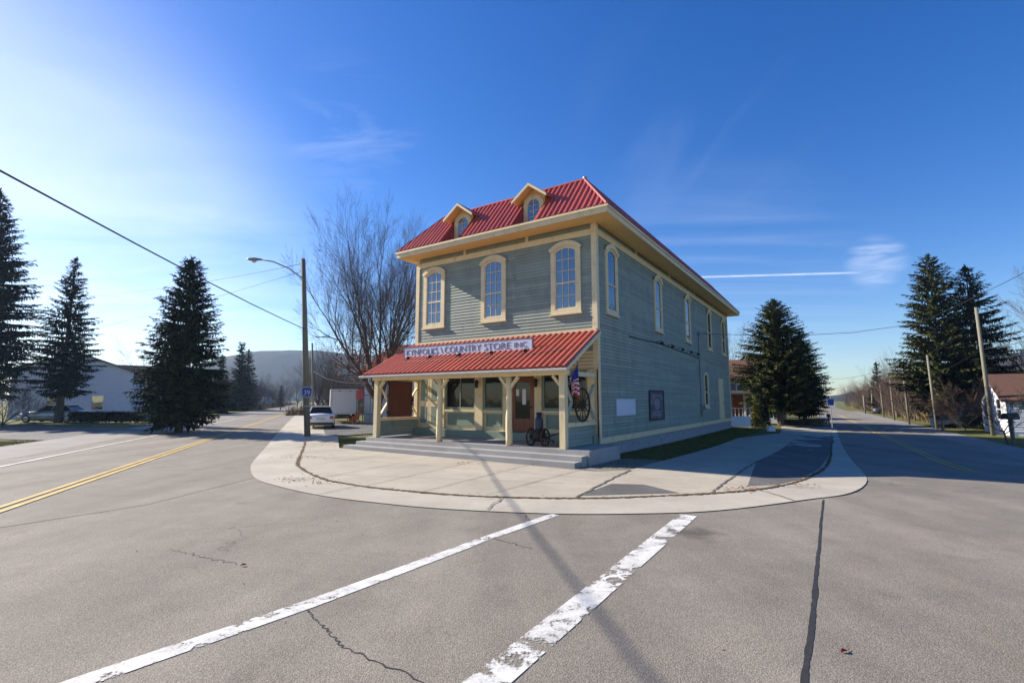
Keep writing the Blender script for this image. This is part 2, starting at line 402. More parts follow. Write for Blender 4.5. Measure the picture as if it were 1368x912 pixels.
gut=smooth_line([(-33,77),(-16.04,35.12),(-10.1,20.72),(-8.19,16.06),(-7.32,14.15),(-6.18,12.23),(-5.06,11.1),(-3.79,10.11),(-2.51,9.43),(-1.22,8.92),(.6,8.55),(2.16,8.55),(3.6,8.8),(5.62,9.72),(7.0,10.5),(8.61,12.3),(10.34,14.97),(13.03,19.42),(18.12,27.72),(26.5,40.9)],5)
curb=smooth_line([(-31,76.5),(-14.6,35.6),(-9.35,22.71),(-6.65,15.7),(-5.86,14.04),(-4.6,12.23),(-3.5,11.28),(-2.51,10.71),(-1.07,10.11),(.29,9.84),(1.6,9.82),(2.73,10.0),(4.2,10.35),(5.47,10.93),(7.04,12.3),(9.23,15.0),(12.3,19.5),(15.9,25.04),(19.86,31.06),(25.4,41)],5)
bm_=MB(); n_=len(gut)
bm_.add([(q[0],q[1],.014) for q in gut]+[(q[0],q[1],.014) for q in curb],[(i,i+1,n_+i+1,n_+i) for i in range(n_-1)])
tag(bm_.build('gutter_band',M['concrete_b'],recalc=True),kind='structure')
inner=[(22.5,40),(17.6,33),(12.6,27.9),(3.17,13.72),(2.2,13.4),(-6.8,19.8),(-9.2,26.5),(-13.0,36)]
sheet('sidewalk',curb[5:-5]+inner,.018,M['concrete'])
sheet('driveway',[(5.2,11.2),(8.18,16.9),(15.56,27.7),(18.6,32.3),(20.0,31.2),(16.0,25.2),(12.2,19.5),(9.1,15),(7.0,12.35),(6.0,11.45)],.022,M['asphalt_dark'])
sheet('asphalt_patch',[(1.3,10.05),(3.4,10.33),(2.95,11.35),(2.25,11.45)],.022,M['asphalt_dark'])
sheet('parking_drive',[(-10.3,27.6),(-9.2,26.2),(-6.6,30),(-8.8,44),(-15.5,42),(-13.2,35)],.022,M['asphalt_dark'])
sheet('far_sidewalk',[(22.5,41.8),(26.4,41.2),(19.5,30.7),(17.2,31.6),(17.8,33.2)],.026,M['concrete'])
# dirt-filled seam along the old kerb line
random.seed(3)
sm=[]; cw=[]
for a,b in zip(curb[10:-8],curb[11:-7]):
    for k in range(5):
        t=k/5; sm.append((a[0]+(b[0]-a[0])*t+random.uniform(-.02,.02),a[1]+(b[1]-a[1])*t+random.uniform(-.02,.02))); cw.append(abs(random.gauss(.075,.035))+.015)
tag(MB().ribbon(sm,cw,.026).build('dirt_seam',M['dirt']),kind='structure')
def jagged(p,q,n,j):
    p,q=Vector(p+(0,)),Vector(q+(0,)); d=(q-p); nn=Vector((-d.y,d.x,0)).normalized()
    return [tuple((p+d*(k/n)+nn*(random.uniform(-j,j) if 0<k<n else 0))[:2]) for k in range(n+1)]
jb=MB()
for p,q,w in [((-.43,8.8),(-.19,9.84),.03),((-3.9,10.15),(-3.35,11.2),.02),((1.25,9.89),(3.2,13.7),.05),((-.52,10.11),(2.0,13.9),.018),((-1.82,10.5),(.6,14.9),.018),((-3.2,11.2),(-1.0,15.8),.016),((-4.6,12.3),(-2.6,16.8),.016),((-5.9,14.2),(-4.2,18.0),.016),((-5.0,12.9),(4.0,10.9),.012),((4.03,10.3),(8.18,16.9),.045),((8.18,16.9),(15.56,27.7),.04),((-6.5,16.6),(2.0,12.2),.012),((5.3,9.6),(5.2,10.8),.03),((-7.9,16.2),(-6.9,16.6),.02),((-10.1,20.9),(-9.0,21.4),.02),((4.6,15.6),(6.8,14.6),.02),((6.8,19.2),(9.3,18.3),.02),((9.2,22.8),(11.8,21.8),.02)]:
    pts=jagged(p,q,max(6,int((Vector(q)-Vector(p)).length*5)),.012 if w<.03 else .03)
    jb.ribbon(pts,[w*random.uniform(.6,1.4) for _ in pts],.030)
tag(jb.build('pavement_joints',M['joint']),kind='structure')
tb=MB()
from mathutils.noise import noise as mn2
def crackline(p,q,w,j,n=40,z=.003):
    pts=jagged(p,q,n,j); tb.ribbon(pts,[w*(random.uniform(.5,1.5) if w<.025 else random.uniform(.7,1.3)) for _ in pts],z)
P_=[(5.96,9.75),(3.95,6.63),(2.56,4.47),(1.0,2.1)]; tp_=[];tw_=[]
for (xa,ya),(xb,yb),w0,w1 in zip(P_,P_[1:],(.026,.036,.046),(.036,.046,.052)):
    for k in range(40):
        t=k/40; x,y=xa+(xb-xa)*t,ya+(yb-ya)*t; tp_.append((x+.012*mn2(Vector((y*1.7,0,1)))+random.uniform(-.003,.003),y)); tw_.append((w0+(w1-w0)*t)*(1+.45*mn2(Vector((y*3,5,1)))+random.uniform(-.12,.12)))
tb.ribbon(tp_,tw_,.003)
crackline((-1.95,4.85),(-1.29,4.06),.012,.02); crackline((-1.29,4.06),(-.94,3.83),.014,.02,10); crackline((-.94,3.83),(-.3,3.4),.014,.02,14)
crackline((-.35,7.2),(.25,6.6),.01,.03,20); crackline((.2,8.5),(.3,8.0),.012,.03,8); crackline((-3.2,6.0),(-4.4,6.6),.01,.04,20)
tag(tb.build('road_cracks',M['tar']),kind='structure')
# painted lines
wl=MB(); wl.ribbon([(-4.36,1.6),(-2.91,3.61),(-1.90,4.88),(-1.34,5.67),(-.27,7.2),(.2,7.83),(.72,8.52)],[.21,.205,.20,.19,.175,.17,.165],.005)
tag(wl.build('crosswalk_line',M['white']),kind='structure')
wl=MB(); wl.ribbon([(-1.75,1.4),(-.16,3.6),(2.92,8.46)],.28,.005)
tag(wl.build('crosswalk_line',M['white_worn']),kind='structure')
wl=MB(); wl.ribbon([L1(-8.75,9),L1(-8.6,18),L1(-8.35,40),L1(-8.3,110)],.13,.016); tag(wl.build('edge_line',M['white_far']),kind='structure')
wl=MB()
for o in (-.1,.12): wl.ribbon([L1(-5.25+o,1),L1(-5.22+o,30),L1(-5.1+o,260)],.11,.016)
for o in (-.11,.11): wl.ribbon(offs(cl,o+.03)[1:],.10,.018)
tag(wl.build('centre_lines',M['yellow']),kind='structure')
def drape(o):
    me=o.data; bm=bmesh.new(); bm.from_mesh(me)
    if max(v.co.z for v in bm.verts)>.4: bm.free(); return
    xs=[v.co.x for v in bm.verts]; ys=[v.co.y for v in bm.verts]
    if max(xs)<0 or max(ys)<8: bm.free(); return
    for ax,lo,hi in ((0,max(min(xs),-2),min(max(xs),60)),(1,max(min(ys),6),min(max(ys),60))):
        c=math.ceil(lo/2)*2
        while c<hi:
            co_=(c,0,0) if ax==0 else (0,c,0); no_=(1,0,0) if ax==0 else (0,1,0)
            bmesh.ops.bisect_plane(bm,geom=bm.verts[:]+bm.edges[:]+bm.faces[:],plane_co=co_,plane_no=no_); c+=2
    for v in bm.verts: v.co.z+=gz(v.co.x,v.co.y)
    bm.to_mesh(me); bm.free()
for o_ in [o for o in bpy.data.objects if o.get('kind')=='structure']: drape(o_)
# hills ------------------------------------------------------------
from mathutils import noise as mn
def hill(name,prof,Y,depth,m,seed):
    """prof: list of (x px, crest y px) seen at distance Y; rounded ridge of real depth"""
    b=MB(); nx=160; ny=26; X0,X1=prof[0][0],prof[-1][0]
    for j in range(ny+1):
        v=j/ny
        for i in range(nx+1):
            x=X0+(X1-X0)*i/nx
            for (xa,ya),(xb,yb) in zip(prof,prof[1:]):
                if xa<=x<=xb: t=(x-xa)/(xb-xa); t=t*t*(3-2*t); yy=ya+(yb-ya)*t; break
            cr=at(x,yy,Y); h=max(cr.z,0)
            prf=math.sin(math.pi*v)**.8 if 0<v<1 else 0
            py=Y+(v-.5)*depth; px=cr.x+ (v-.5)*depth*.1
            wob=(mn.noise(Vector((px*.006+seed,py*.006,0)))*.10+mn.noise(Vector((px*.03+seed,py*.03,3)))*.035+mn.noise(Vector((px*.15,py*.1,9)))*.018)
            b.v.append((px,py,h*prf*(1+wob)-1.0))
    for j in range(ny):
        for i in range(nx):
            a=j*(nx+1)+i; b.f.append((a,a+1,a+nx+2,a+nx+1)); b.m.append(0)
    return tag(b.build(name,m,smooth=True),kind='structure')
hill('left_hill',[(120,533),(200,526),(290,503),(335,483),(385,471),(440,470),(520,476),(640,490),(800,534)],950,620,M['hill'],1)
hill('right_hill',[(1075,534),(1120,529),(1160,524),(1200,514),(1260,498),(1330,478),(1420,460),(1560,470)],800,420,M['hill'],5)
#%%STORE
# ------------------------------------------------------------ the store
W=8.7; L=23.5
store=empty('store_building',SC,-TH,'two storey grey-green clapboard corner store with red metal mansard roof and covered front porch','building')
FR=lambda s,z,d:(s,-d,z)          # front plane, s=local x
SD=lambda s,z,d:(d,s,z)           # right side plane, s=local y
LF=lambda s,z,d:(-W-d,s,z)
BK=lambda s,z,d:(s,L+d,z)
def siding(mb,s0,s1,z0,z1,mp,e=.122):
    z=z0
    while z<z1-1e-4:
        zt=min(z+e,z1)
        mb.add([mp(s0,z,.021),mp(s1,z,.021),mp(s1,zt,.001),mp(s0,zt,.001)],[(0,1,2,3)])
        mb.add([mp(s0,z,.021),mp(s1,z,.021),mp(s1,z-.012,.019),mp(s0,z-.012,.019)],[(0,1,2,3)])
        mb.add([mp(s0,z-.012,.019),mp(s1,z-.012,.019),mp(s1,z-.008,-.012),mp(s0,z-.008,-.012)],[(0,1,2,3)])
        z=zt
wall=MB()
siding(wall,-W,0,2.99,8.17,FR); siding(wall,0,L,.55,8.17,SD); siding(wall,0,L,.55,8.17,LF); siding(wall,-W,0,.55,8.17,BK)
wall.build('wall',M['siding'],store,recalc=False)
f=MB()
f.box(-.03,-.25,.0,L-.02,-.3,.42); f.box(-W+.03,-W+.25,0,L-.02,-.3,.42); f.box(-W+.25,-.25,L-.25,L-.02,-.3,.42)
f.build('foundation',M['found'],store)
t=MB()   # water table, corner boards, frieze boards
t.box(.0,.05,-.02,L,.40,.60); t.box(-W-.05,-W,-.02,L,.40,.60)
for x0,x1,y0,y1 in ((-.15,.045,-.045,0),(.0,.045,0,.15),(.0,.045,L-.16,L),(-W-.045,-W+.15,-.045,0),(-W-.045,-W,0,.15)):
    t.box(x0,x1,y0,y1,.60 if y0>0 or x1>.03 and y0==0 else 2.95,8.165)
t.build('corner_board',M['cream'],store)
t=MB()
t.box(-W+.15,-.15,-.055,.0,7.75,7.93); t.box(0,.055,.15,L-.16,7.75,7.93); t.box(-W-.055,-W,.15,L,7.75,7.93)
t.box(-W+.15,-.15,-.075,-.0,7.93,7.965); t.box(0,.075,.15,L-.16,7.93,7.965)
t.build('frieze_board',M['cream'],store)
for u in (2.85,5.95): MB().box(-u-.06,-u+.06,-.05,0,7.966,8.165).build('bracket',M['cream'],store)
for v in (4.1,8.9,13.9,18.9): MB().box(0,.05,v-.06,v+.06,7.966,8.165).build('bracket',M['cream'],store)
# eaves
EX0,EX1,EY0,EY1=-9.12,.84,-.9,L+.45
e=MB()
e.box(EX0+.04,EX1-.04,EY0+.04,-.03,8.17,8.20); e.box(.03,EX1-.04,-.03,EY1-.04,8.17,8.20); e.box(EX0+.04,-W-.03,-.03,EY1-.04,8.17,8.20)
e.build('soffit',M['cream_bounce'],store)
e=MB()
for (z0,z1,o) in ((8.13,8.30,0.0),(8.30,8.375,.05)):
    e.box(EX0-o,EX1+o,EY0-o,EY0+.05,z0,z1); e.box(EX1-.05,EX1+o,EY0+.051,EY1,z0,z1); e.box(EX0-o,EX0+.05,EY0+.051,EY1,z0,z1)
e.box(EX0+.05,EX1-.05,EY1-.05,EY1,8.13,8.37)
e.build('fascia',M['cream'],store)
# mansard roof, ribbed metal
RH=1.76; RI=1.47; RZ=8.385
ns=Vector((0,-RH,RI)).normalized()
POCK=[(2.02,2.97),(5.52,6.5)]
PR=[(0,0),(.095,0),(.115,.048),(.175,.048),(.195,0)]
PT=.2286
roof=MB()
def slope(mb,s0,s1,mp,pocket=(),prof=PR,pitch=PT,inset=RI,rise=RH):
    k0=int((s1-s0)/pitch)+1; pts=[]
    for k in range(k0):
        for du,h in prof:
            s=s0+k*pitch+du
            if s<s1: pts.append((s,h))
    pts.append((s1,0))
    for (sa,ha),(sb,hb) in zip(pts,pts[1:]):
        def row(s,h,lo):
            tmax=min(1,max(0,(s-s0)/inset),max(0,(s1-s)/inset)); tmax=max(tmax,0)
            return mp(s,min(lo,tmax),h),mp(s,tmax,h)
        mid=(sa+sb)/2; lo=0
        for a,b in pocket:
            if a<mid<b: lo=.56
        a0,a1=row(sa,ha,lo); b0,b1=row(sb,hb,lo)
        mb.add([a0,b0,b1,a1],[(0,1,2,3)])
fx=lambda s,t,h:(s,EY0+RI*t-h*.77,RZ+RH*t+h*.64)
slope(roof,EX0,EX1,fx,[(-b,-a) for a,b in POCK])
slope(roof,EY0,EY1,lambda s,t,h:(EX1-RI*t+h*.77,s,RZ+RH*t+h*.64))
slope(roof,EY0,EY1,lambda s,t,h:(EX0+RI*t-h*.77,s,RZ+RH*t+h*.64))
slope(roof,EX0,EX1,lambda s,t,h:(s,EY1-RI*t+h*.77,RZ+RH*t+h*.64))
roof.box(EX0+RI,EX1-RI,EY0+RI,EY1-RI,RZ+RH-.06,RZ+RH-.004)
ro=roof.build('roof',M['red'],store,recalc=False)
cp=MB()
zt=RZ+RH+.02
cp.tube([(EX0+RI,EY0+RI,zt),(EX1-RI,EY0+RI,zt)],.06,6); cp.tube([(EX1-RI,EY0+RI,zt),(EX1-RI,EY1-RI,zt)],.06,6)
for ex,sx in ((EX1,-1),(EX0,1)): cp.tube([(ex,EY0,RZ+.02),(ex+sx*RI,EY0+RI,zt)],.055,6)
cp.build('ridge_cap',M['red'],ro)
MB().lathe((EX1-RI-.1,EY0+RI+.25,RZ+RH),[(.05,0),(.05,.16),(.09,.17),(.09,.24),(0,.26)],8).build('roof_vent',M['steel'],ro,True)
# arched window outline
def arch(w,z0,zs,rise,n=10):
    pts=[(-w/2,z0),(w/2,z0),(w/2,zs)]
    r=(w*w/4+rise*rise)/(2*rise); cz=zs+rise-r; a=math.asin(min(1,(w/2)/r))
    if rise>w/2*.999: cz=zs; r=w/2; a=math.pi/2
    for k in range(1,n):
        t=a-2*a*k/n; pts.append((r*math.sin(t),cz+r*math.cos(t)))
    pts.append((-w/2,zs)); return pts
def arched_window(c,mp0,parent,w=1.22,gw=.87,z0=5.0,zg=5.16,zs=7.32,rise=.16,cap=True,cols=3,two=True,lrows=2,urows=3,depth=.07,low_open=False,ztop=7.66):
    mp=lambda s,z,d: mp0(c+s,z,d)
    gzs=zs; out=arch(w,z0,zs+.06,rise+.08); inn=arch(gw,zg,gzs,rise)
    b=MB().ring(out,inn,mp,.003,depth)
    win=b.build('window',M['cream'],parent)
    if cap:
        h=MB(); hw=w+.14
        oo=arch(hw,zs-.02,zs+.10,rise+.12,14)[2:]; ii=arch(w-.06,zs-.02,zs+.0,rise+.05,14)[2:]
        poly=oo+ii[::-1]
        n=len(oo); vs=[]
        for d in (depth+.001,depth+.05): vs+=[mp(x,z,d) for x,z in oo]+[mp(x,z,d) for x,z in ii]
        fs=[]
        for i in range(n-1):
            fs+=[(2*n+i,2*n+i+1,3*n+i+1,3*n+i),(i,i+1,2*n+i+1,2*n+i),(n+i,n+i+1,3*n+i+1,3*n+i)]
        fs+=[(0,n,3*n,2*n),(n-1,2*n-1,4*n-1,3*n-1)]
        h.add(vs,fs); h.build('head_cap',M['cream'],win)
    sl=MB(); sl.prism([(-w/2-.04,z0-.05),(w/2+.04,z0-.05),(w/2+.04,z0+.012),(-w/2-.04,z0+.012)],mp,.003,depth+.045)
    sl.build('sill',M['cream'],win)
    sa=MB(); s2=arch(gw-.002,zg+.001,gzs,rise-.001); s3=arch(gw-.09,zg+.05,gzs-.02,rise-.03)
    sa.ring(s2,s3,mp,.026,.05)
    zm=zg+(gzs+rise-zg)*.42
    if two: sa.prism([(-gw/2+.044,zm-.03),(gw/2-.044,zm-.03),(gw/2-.044,zm+.03),(-gw/2+.044,zm+.03)],mp,.026,.052)
    def bar2(x0,x1,y0,y1): sa.prism([(x0,y0),(x1,y0),(x1,y1),(x0,y1)],mp,.026,.044)
    if cols:
        for k in range(1,cols):
            x=-gw/2+.045+(gw-.09)*k/cols; dz=rise*(1-(2*x/gw)**2)
            bar2(x-.011,x+.011,zg+.05,zm-.03) if two else None
            bar2(x-.011,x+.011,(zm+.03) if two else zg+.05,gzs-.02+dz-.03)
        xs=[-gw/2+.045+(gw-.09)*k/cols for k in range(cols+1)]
        zl=[zg+.05+(zm-.08-zg)*j/lrows for j in range(1,lrows)] if two else []
        top=gzs+rise-.05; zb=zm+.03 if two else zg+.05
        zl+=[zb+(top-zb)*j/urows for j in range(1,urows)]
        for z in zl:
            for x0,x1 in zip(xs,xs[1:]): bar2(x0+.0115,x1-.0115,z-.011,z+.011)
    sa.build('sash',M['cream'],win)
    g=MB(); go=arch(gw-.004,zg+.002,gzs,rise-.002)
    vs=[mp(x,z,.0235) for x,z in go]; g.add(vs,[tuple(range(len(vs)))])
    g.build('pane',M['glass'],win,recalc=False)
    return win
for u in (1.18,4.44,7.64): arched_window(-u,FR,store)
for v in (1.33,6.9,12.1,17.4,21.8): arched_window(v,SD,store,w=1.12,gw=.80,cols=0,z0=5.02)
# side ground-floor window and door
arched_window(15.85,SD,store,w=1.05,gw=.74,z0=1.42,zg=1.58,zs=3.34,rise=.1,cap=False,cols=0)
dr=MB(); mp=lambda s,z,d: SD(20.1+s,z,d)
dr.ring([(-.75,.62),(.75,.62),(.75,3.32),(-.75,3.32)],[(-.56,.625),(.56,.625),(.56,3.14),(-.56,3.14)],mp,.003,.07)
dd=dr.build('door',M['cream'],store)
MB().prism([(-.555,.63),(.555,.63),(.555,3.13),(-.555,3.13)],mp,.022,.04).ring([(-.42,1.7),(.42,1.7),(.42,2.95),(-.42,2.95)],[(-.34,1.78),(.34,1.78),(.34,2.87),(-.34,2.87)],mp,.041,.052).build('door_leaf',M['cream'],dd)
MB().tube([mp(.44,1.65,.042),mp(.44,1.65,.09)],.03,8).build('handle',M['black'],dd)
# dormers
for (a,b) in POCK:
    c=-(a+b)/2; w=b-a; yf=EY0+RI*.56+.02; zb=RZ+.0
    dm=MB()
    # pocket: floor, side cheeks
    zf=RZ+RH*.56
    dm.add([(c-w/2,EY0+.01,zb),(c+w/2,EY0+.01,zb),(c+w/2,yf,zb),(c-w/2,yf,zb)],[(0,1,2,3)])
    for sx in (-1,1): dm.add([(c+sx*w/2,EY0+.01,zb),(c+sx*w/2,yf,zb),(c+sx*w/2,yf,zf)],[(0,1,2)])
    d=dm.build('dormer',M['red_dk'],store,recalc=False)
    FD=lambda s,z,dd_,c=c,yf=yf:(c+s,yf-dd_,z)
    # front wall with cheeks up to the hood
    cw_=MB(); zc=9.66
    cw_.prism([(-w/2,zb),(w/2,zb),(w/2,zc),(0,zc+.38),(-w/2,zc)],FD,-.12,0.0)
    for sx in (-1,1): cw_.add([FD(sx*w/2,zf,0),FD(sx*w/2,zc,0),FD(sx*w/2,zc,-.46),FD(sx*w/2,zf+.3,-.3)],[(0,1,2,3)])
    cw_.build('dormer_wall',M['cream_bounce'],d)
    arched_window(0,FD,d,w=w-.05,gw=.60,z0=8.50,zg=8.62,zs=9.36,rise=.28,cap=False,cols=2,two=False,urows=4,depth=.06)
    hd=MB(); yo=yf-.42; ye=EY0+RI+.3
    for (x0,z0,x1,z1) in ((-.78,9.50,0,10.08),(0,10.08,.78,9.50)):
        hd.add([(c+x0,yo,z0),(c+x1,yo,z1),(c+x1,ye,z1),(c+x0,ye,z0),(c+x0,yo,z0+.05),(c+x1,yo,z1+.05),(c+x1,ye,z1+.05),(c+x0,ye,z0+.05)],[(4,5,6,7),(0,4,7,3),(1,2,6,5),(2,3,7,6)],0)
        hd.add([(c+x0,yo,z0),(c+x1,yo,z1),(c+x1,ye,z1),(c+x0,ye,z0)],[(3,2,1,0)],1)
        hd.add([(c+x0*1.0,yo-.02,z0-.075),(c+x1,yo-.02,z1-.075),(c+x1,yo-.02,z1+.035),(c+x0,yo-.02,z0+.035),(c+x0,yo+.04,z0-.075),(c+x1,yo+.04,z1-.075),(c+x1,yo+.04,z1+.035),(c+x0,yo+.04,z0+.035)],[(0,1,2,3),(4,7,6,5),(0,4,5,1),(3,2,6,7),(0,3,7,4)],2)
    hd.build('hood',[M['red_dk'],M['cream_bounce'],M['cream']],d,recalc=False)
# ------------------------------------------------------------ porch
DZ=.42
dk=MB(); dk.box(-9.0,.74,-2.38,-.02,-.1,DZ); dk.box(-9.0,-8.4,-.02,.6,-.1,DZ)
dk.build('porch_deck',M['concrete_s'],store)
for (x0,x1,yo,z1) in ((-9.15,.66,-2.74,.28),(-9.45,.62,-3.10,.14)):
    MB().box(x0,x1,yo,-2.381 if z1>.2 else -2.741,-.1,z1).build('step',M['concrete_s'],store)
# storefront sill step, wall, bulkheads
MB().box(-W+.0,-.02,-.34,.0,DZ+.001,.70).build('sill_step',M['green_trim'],store)
sf=MB(); sf.box(-W+.02,-.06,.01,.06,.701,2.95); sf.build('storefront_wall',M['cream'],store)
PO=[-8.5,-5.18,-2.15,-.14]; PY=-2.28
for u0,u1 in ((8.46,8.66),(6.90,7.18),(4.90,5.28),(3.62,3.92),(2.20,2.5),(.10,.36)): MB().box(-u1,-u0,-.11,.009,.701,2.94).build('pilaster',M['cream'],store)
def shop_window(u0,u1,mull):
    mp=lambda s,z,d: FR(s,z,d-.012)
    b=MB().ring([(-u1,1.5),(-u0,1.5),(-u0,2.93),(-u1,2.93)],[(-u1+.07,1.60),(-u0-.07,1.60),(-u0-.07,2.86),(-u1+.07,2.86)],mp,.003,.07)
    w_=b.build('shop_window',M['green_trim'],store)
    g=MB(); g.add([mp(-u1+.07,1.6,.03),mp(-u0-.07,1.6,.03),mp(-u0-.07,2.86,.03),mp(-u1+.07,2.86,.03)],[(0,1,2,3)]); g.build('pane',M['glass_dk'],w_,recalc=False)
    if mull: 
        x=-(u0+u1)/2; MB().prism([(x-.02,1.6),(x+.02,1.6),(x+.02,2.86),(x-.02,2.86)],mp,.031,.06).build('mullion',M['green_trim'],w_)
    MB().prism([(-u1,1.42),(-u0,1.42),(-u0,1.499),(-u1,1.499)],mp,.003,.12).build('sill',M['cream'],w_)
    MB().prism([(-u1+.1,.86),(-u0-.1,.86),(-u0-.1,1.36),(-u1+.1,1.36)],mp,.003,.02).ring([(-u1+.1,.86),(-u0-.1,.86),(-u0-.1,1.36),(-u1+.1,1.36)],[(-u1+.17,.93),(-u0-.17,.93),(-u0-.17,1.29),(-u1+.17,1.29)],mp,.021,.04).build('bulkhead_panel',M['green_trim'],w_)
shop_window(5.30,6.88,True); shop_window(3.94,4.88,False); shop_window(.38,2.18,True)
for k,(u0,u1) in enumerate(((7.2,7.82),(7.84,8.44))):
    mp=lambda s,z,d: FR(s,z,d-.012)
    w_=MB().prism([(-u1,.705),(-u0,.705),(-u0,2.9),(-u1,2.9)],mp,.003,.045).build('panel_door',M['cream'],store)
    for z0,z1 in ((.92,1.62),(1.86,2.78)): MB().prism([(-u1+.13,z0),(-u0-.13,z0),(-u0-.13,z1),(-u1+.13,z1)],mp,.046,.056).build('door_panel',M['green_trim'],w_)
mp=lambda s,z,d: FR(-3.06+s,z,d-.012)
dr=MB().ring([(-.56,.705),(.56,.705),(.56,2.92),(-.56,2.92)],[(-.46,.706),(.46,.706),(.46,2.72),(-.46,2.72)],mp,.003,.08).build('front_door',M['door'],store)
MB().ring([(-.455,.715),(.455,.715),(.455,2.71),(-.455,2.71)],[(-.33,1.2),(.33,1.2),(.33,2.58),(-.33,2.58)],mp,.02,.05).build('door_leaf',M['door'],dr)
g=MB(); g.add([mp(-.33,1.2,.03),mp(.33,1.2,.03),mp(.33,2.58,.03),mp(-.33,2.58,.03)],[(0,1,2,3)]); g.build('pane',M['glass_dk'],dr,recalc=False)
MB().prism([(-.02,1.72),(.14,1.72),(.14,2.3),(-.02,2.3)],mp,.031,.034).prism([(-.3,2.05),(-.17,2.05),(-.17,2.3),(-.3,2.3)],mp,.031,.034).build('notice',M['white_sign'],dr)
MB().tube([mp(.39,1.62,.05),mp(.39,1.62,.11)],.03,8).build('handle',M['black'],dr)
# posts with knee brackets
random.seed(11)
for i,x in enumerate(PO):
    pts=[];rad=[]
    for k in range(9):
        z=DZ+.001+(2.66-DZ)*k/8; pts.append((x+random.uniform(-.006,.006),PY+random.uniform(-.006,.006),z)); rad.append(.115-.018*k/8)
    if i in (0,3):
        pm=MB().box(x-.1,x+.1,PY-.1,PY+.1,DZ+.001,2.66)
    else: pm=MB().tube(pts,rad,12)
    pst=pm.build('post',M['post'],store,smooth=i in (1,2))
    for sx in ((1,) if i==0 else (-1,) if i==3 else (-1,1)):
        MB().bar((x+sx*.06,PY,2.30),(x+sx*.36,PY,2.64),.09,.10,0,(0,1,0)).build('knee_bracket',M['post'],pst)
b=MB(); b.box(-8.75,.02,PY-.09,PY+.09,2.661,2.80); b.build('porch_beam',M['cream'],store)
for x in (-8.5,-.14): MB().box(x-.08,x+.08,PY+.091,-.02,2.661,2.80).build('porch_beam',M['cream'],store)
# porch roof: ribs, ceiling, gutter
ZB,ZT=2.86,4.28; YO=-2.62
pr=MB(); kz=(ZT-ZB)/(-YO); kl=math.hypot(kz,1)
def pmap(s,t,h): return (s,YO*(1-t)-h*kz/kl,ZB+(ZT-ZB)*t+h/kl)
s0,s1=-9.08,.16; pts=[]
k=0
while s0+k*.236<s1:
    for du,h in ((0,0),(.10,0),(.12,.068),(.19,.068),(.21,0)):
        s=s0+k*.236+du
        if s<s1: pts.append((s,h))
    k+=1
pts.append((s1,0))
for (sa,ha),(sb,hb) in zip(pts,pts[1:]): pr.add([pmap(sa,0,ha),pmap(sb,0,hb),pmap(sb,1,hb),pmap(sa,1,ha)],[(0,1,2,3)])
por=pr.build('porch_roof',M['red_porch'],store,recalc=False)
ce=MB(); ce.add([(s0+.03,YO+.02,ZB-.07),(s1-.03,YO+.02,ZB-.07),(s1-.03,-.02,ZT-.07),(s0+.03,-.02,ZT-.07)],[(0,1,2,3)])
ce.build('porch_ceiling',M['cream_bounce'],store,recalc=False)
MB().box(-W+.02,-.06,-.019,.009,2.951,3.6).build('porch_lintel',M['cream'],store)
for x in (s0,s1-.04): MB_=MB(); MB_.add([(x,YO,ZB-.13),(x+.04,YO,ZB-.13),(x+.04,-.03,ZT-.13),(x,-.03,ZT-.13),(x,YO,ZB-.004),(x+.04,YO,ZB-.004),(x+.04,-.03,ZT-.004),(x,-.03,ZT-.004)],[(0,1,2,3),(4,7,6,5),(0,4,5,1),(1,5,6,2),(2,6,7,3),(3,7,4,0)]); MB_.build('rake_board',M['cream'],store)
gu=MB(); prof=[(-.0,.0),(-.11,.0),(-.13,.04),(-.13,.09),(-.118,.09),(-.115,.05),(-.1,.015),(-.0,.015)]
gu.prism(prof,lambda y,z,d:(d,YO+y+.0,ZB-.10+z),s0-.05,s1+.05); gu.build('gutter',M['gutter'],store)
MB().box(-W,0,-.07,-.001,ZT+.0,ZT+.10).build('roof_flashing',M['cream'],store)
MB().tube([(.10,-.12,2.7),(.10,-.12,.5)],.035,8).build('downspout',M['cream'],store)
# end half-walls with cap and kneebraces
for x,sgn in ((-.14,1),(-8.5,-1)):
    kw=MB()
    mpk=lambda s,z,d,x=x,sgn=sgn:(x+sgn*(.03+d),s,z)
    siding(kw,PY+.101,-.02,DZ+.04,1.06,mpk,.115)
    siding(kw,PY+.101,-.02,DZ+.04,1.06,lambda s,z,d,x=x,sgn=sgn:(x-sgn*(.03+d),s,z),.115)
    h=kw.build('half_wall',M['siding'],store,recalc=False)
    MB().box(x-.09,x+.09,PY+.101,-.02,1.061,1.19).build('rail_cap',M['cream'],h)
    for y0,y1 in ((PY+.1,PY+.55),(-.06,-.55)):
        br=MB(); br.bar((x,y0,2.45),(x,y1,1.86),.05,.09,0,(1,0,0)); br.bar((x,y1,1.82),(x,y0,1.22),.05,.09,0,(1,0,0))
        br.build('brace',M['sage_lt'] if sgn>0 else M['cream'],h)
# foundation under side wall: weathered blocks, conduit and meter on the wall
cd=MB(); cd.tube([(.05,14.4,5.75),(.05,14.4,.9)],.035,8); 
cdo=cd.build('service_conduit',M['lampgrey'],store)
MB().lathe((.09,14.4,5.75),[(.05,-.1),(.07,.0),(.09,.05),(.05,.14),(0,.15)],10).build('weather_head',M['lampgrey'],cdo,True)
MB().box(.02,.16,14.25,14.55,1.15,1.65).lathe((.16,14.4,1.45),[(.1,0),(.1,.07),(.06,.1),(0,.1)],12,0,'x').build('electric_meter',M['lampgrey'],cdo)
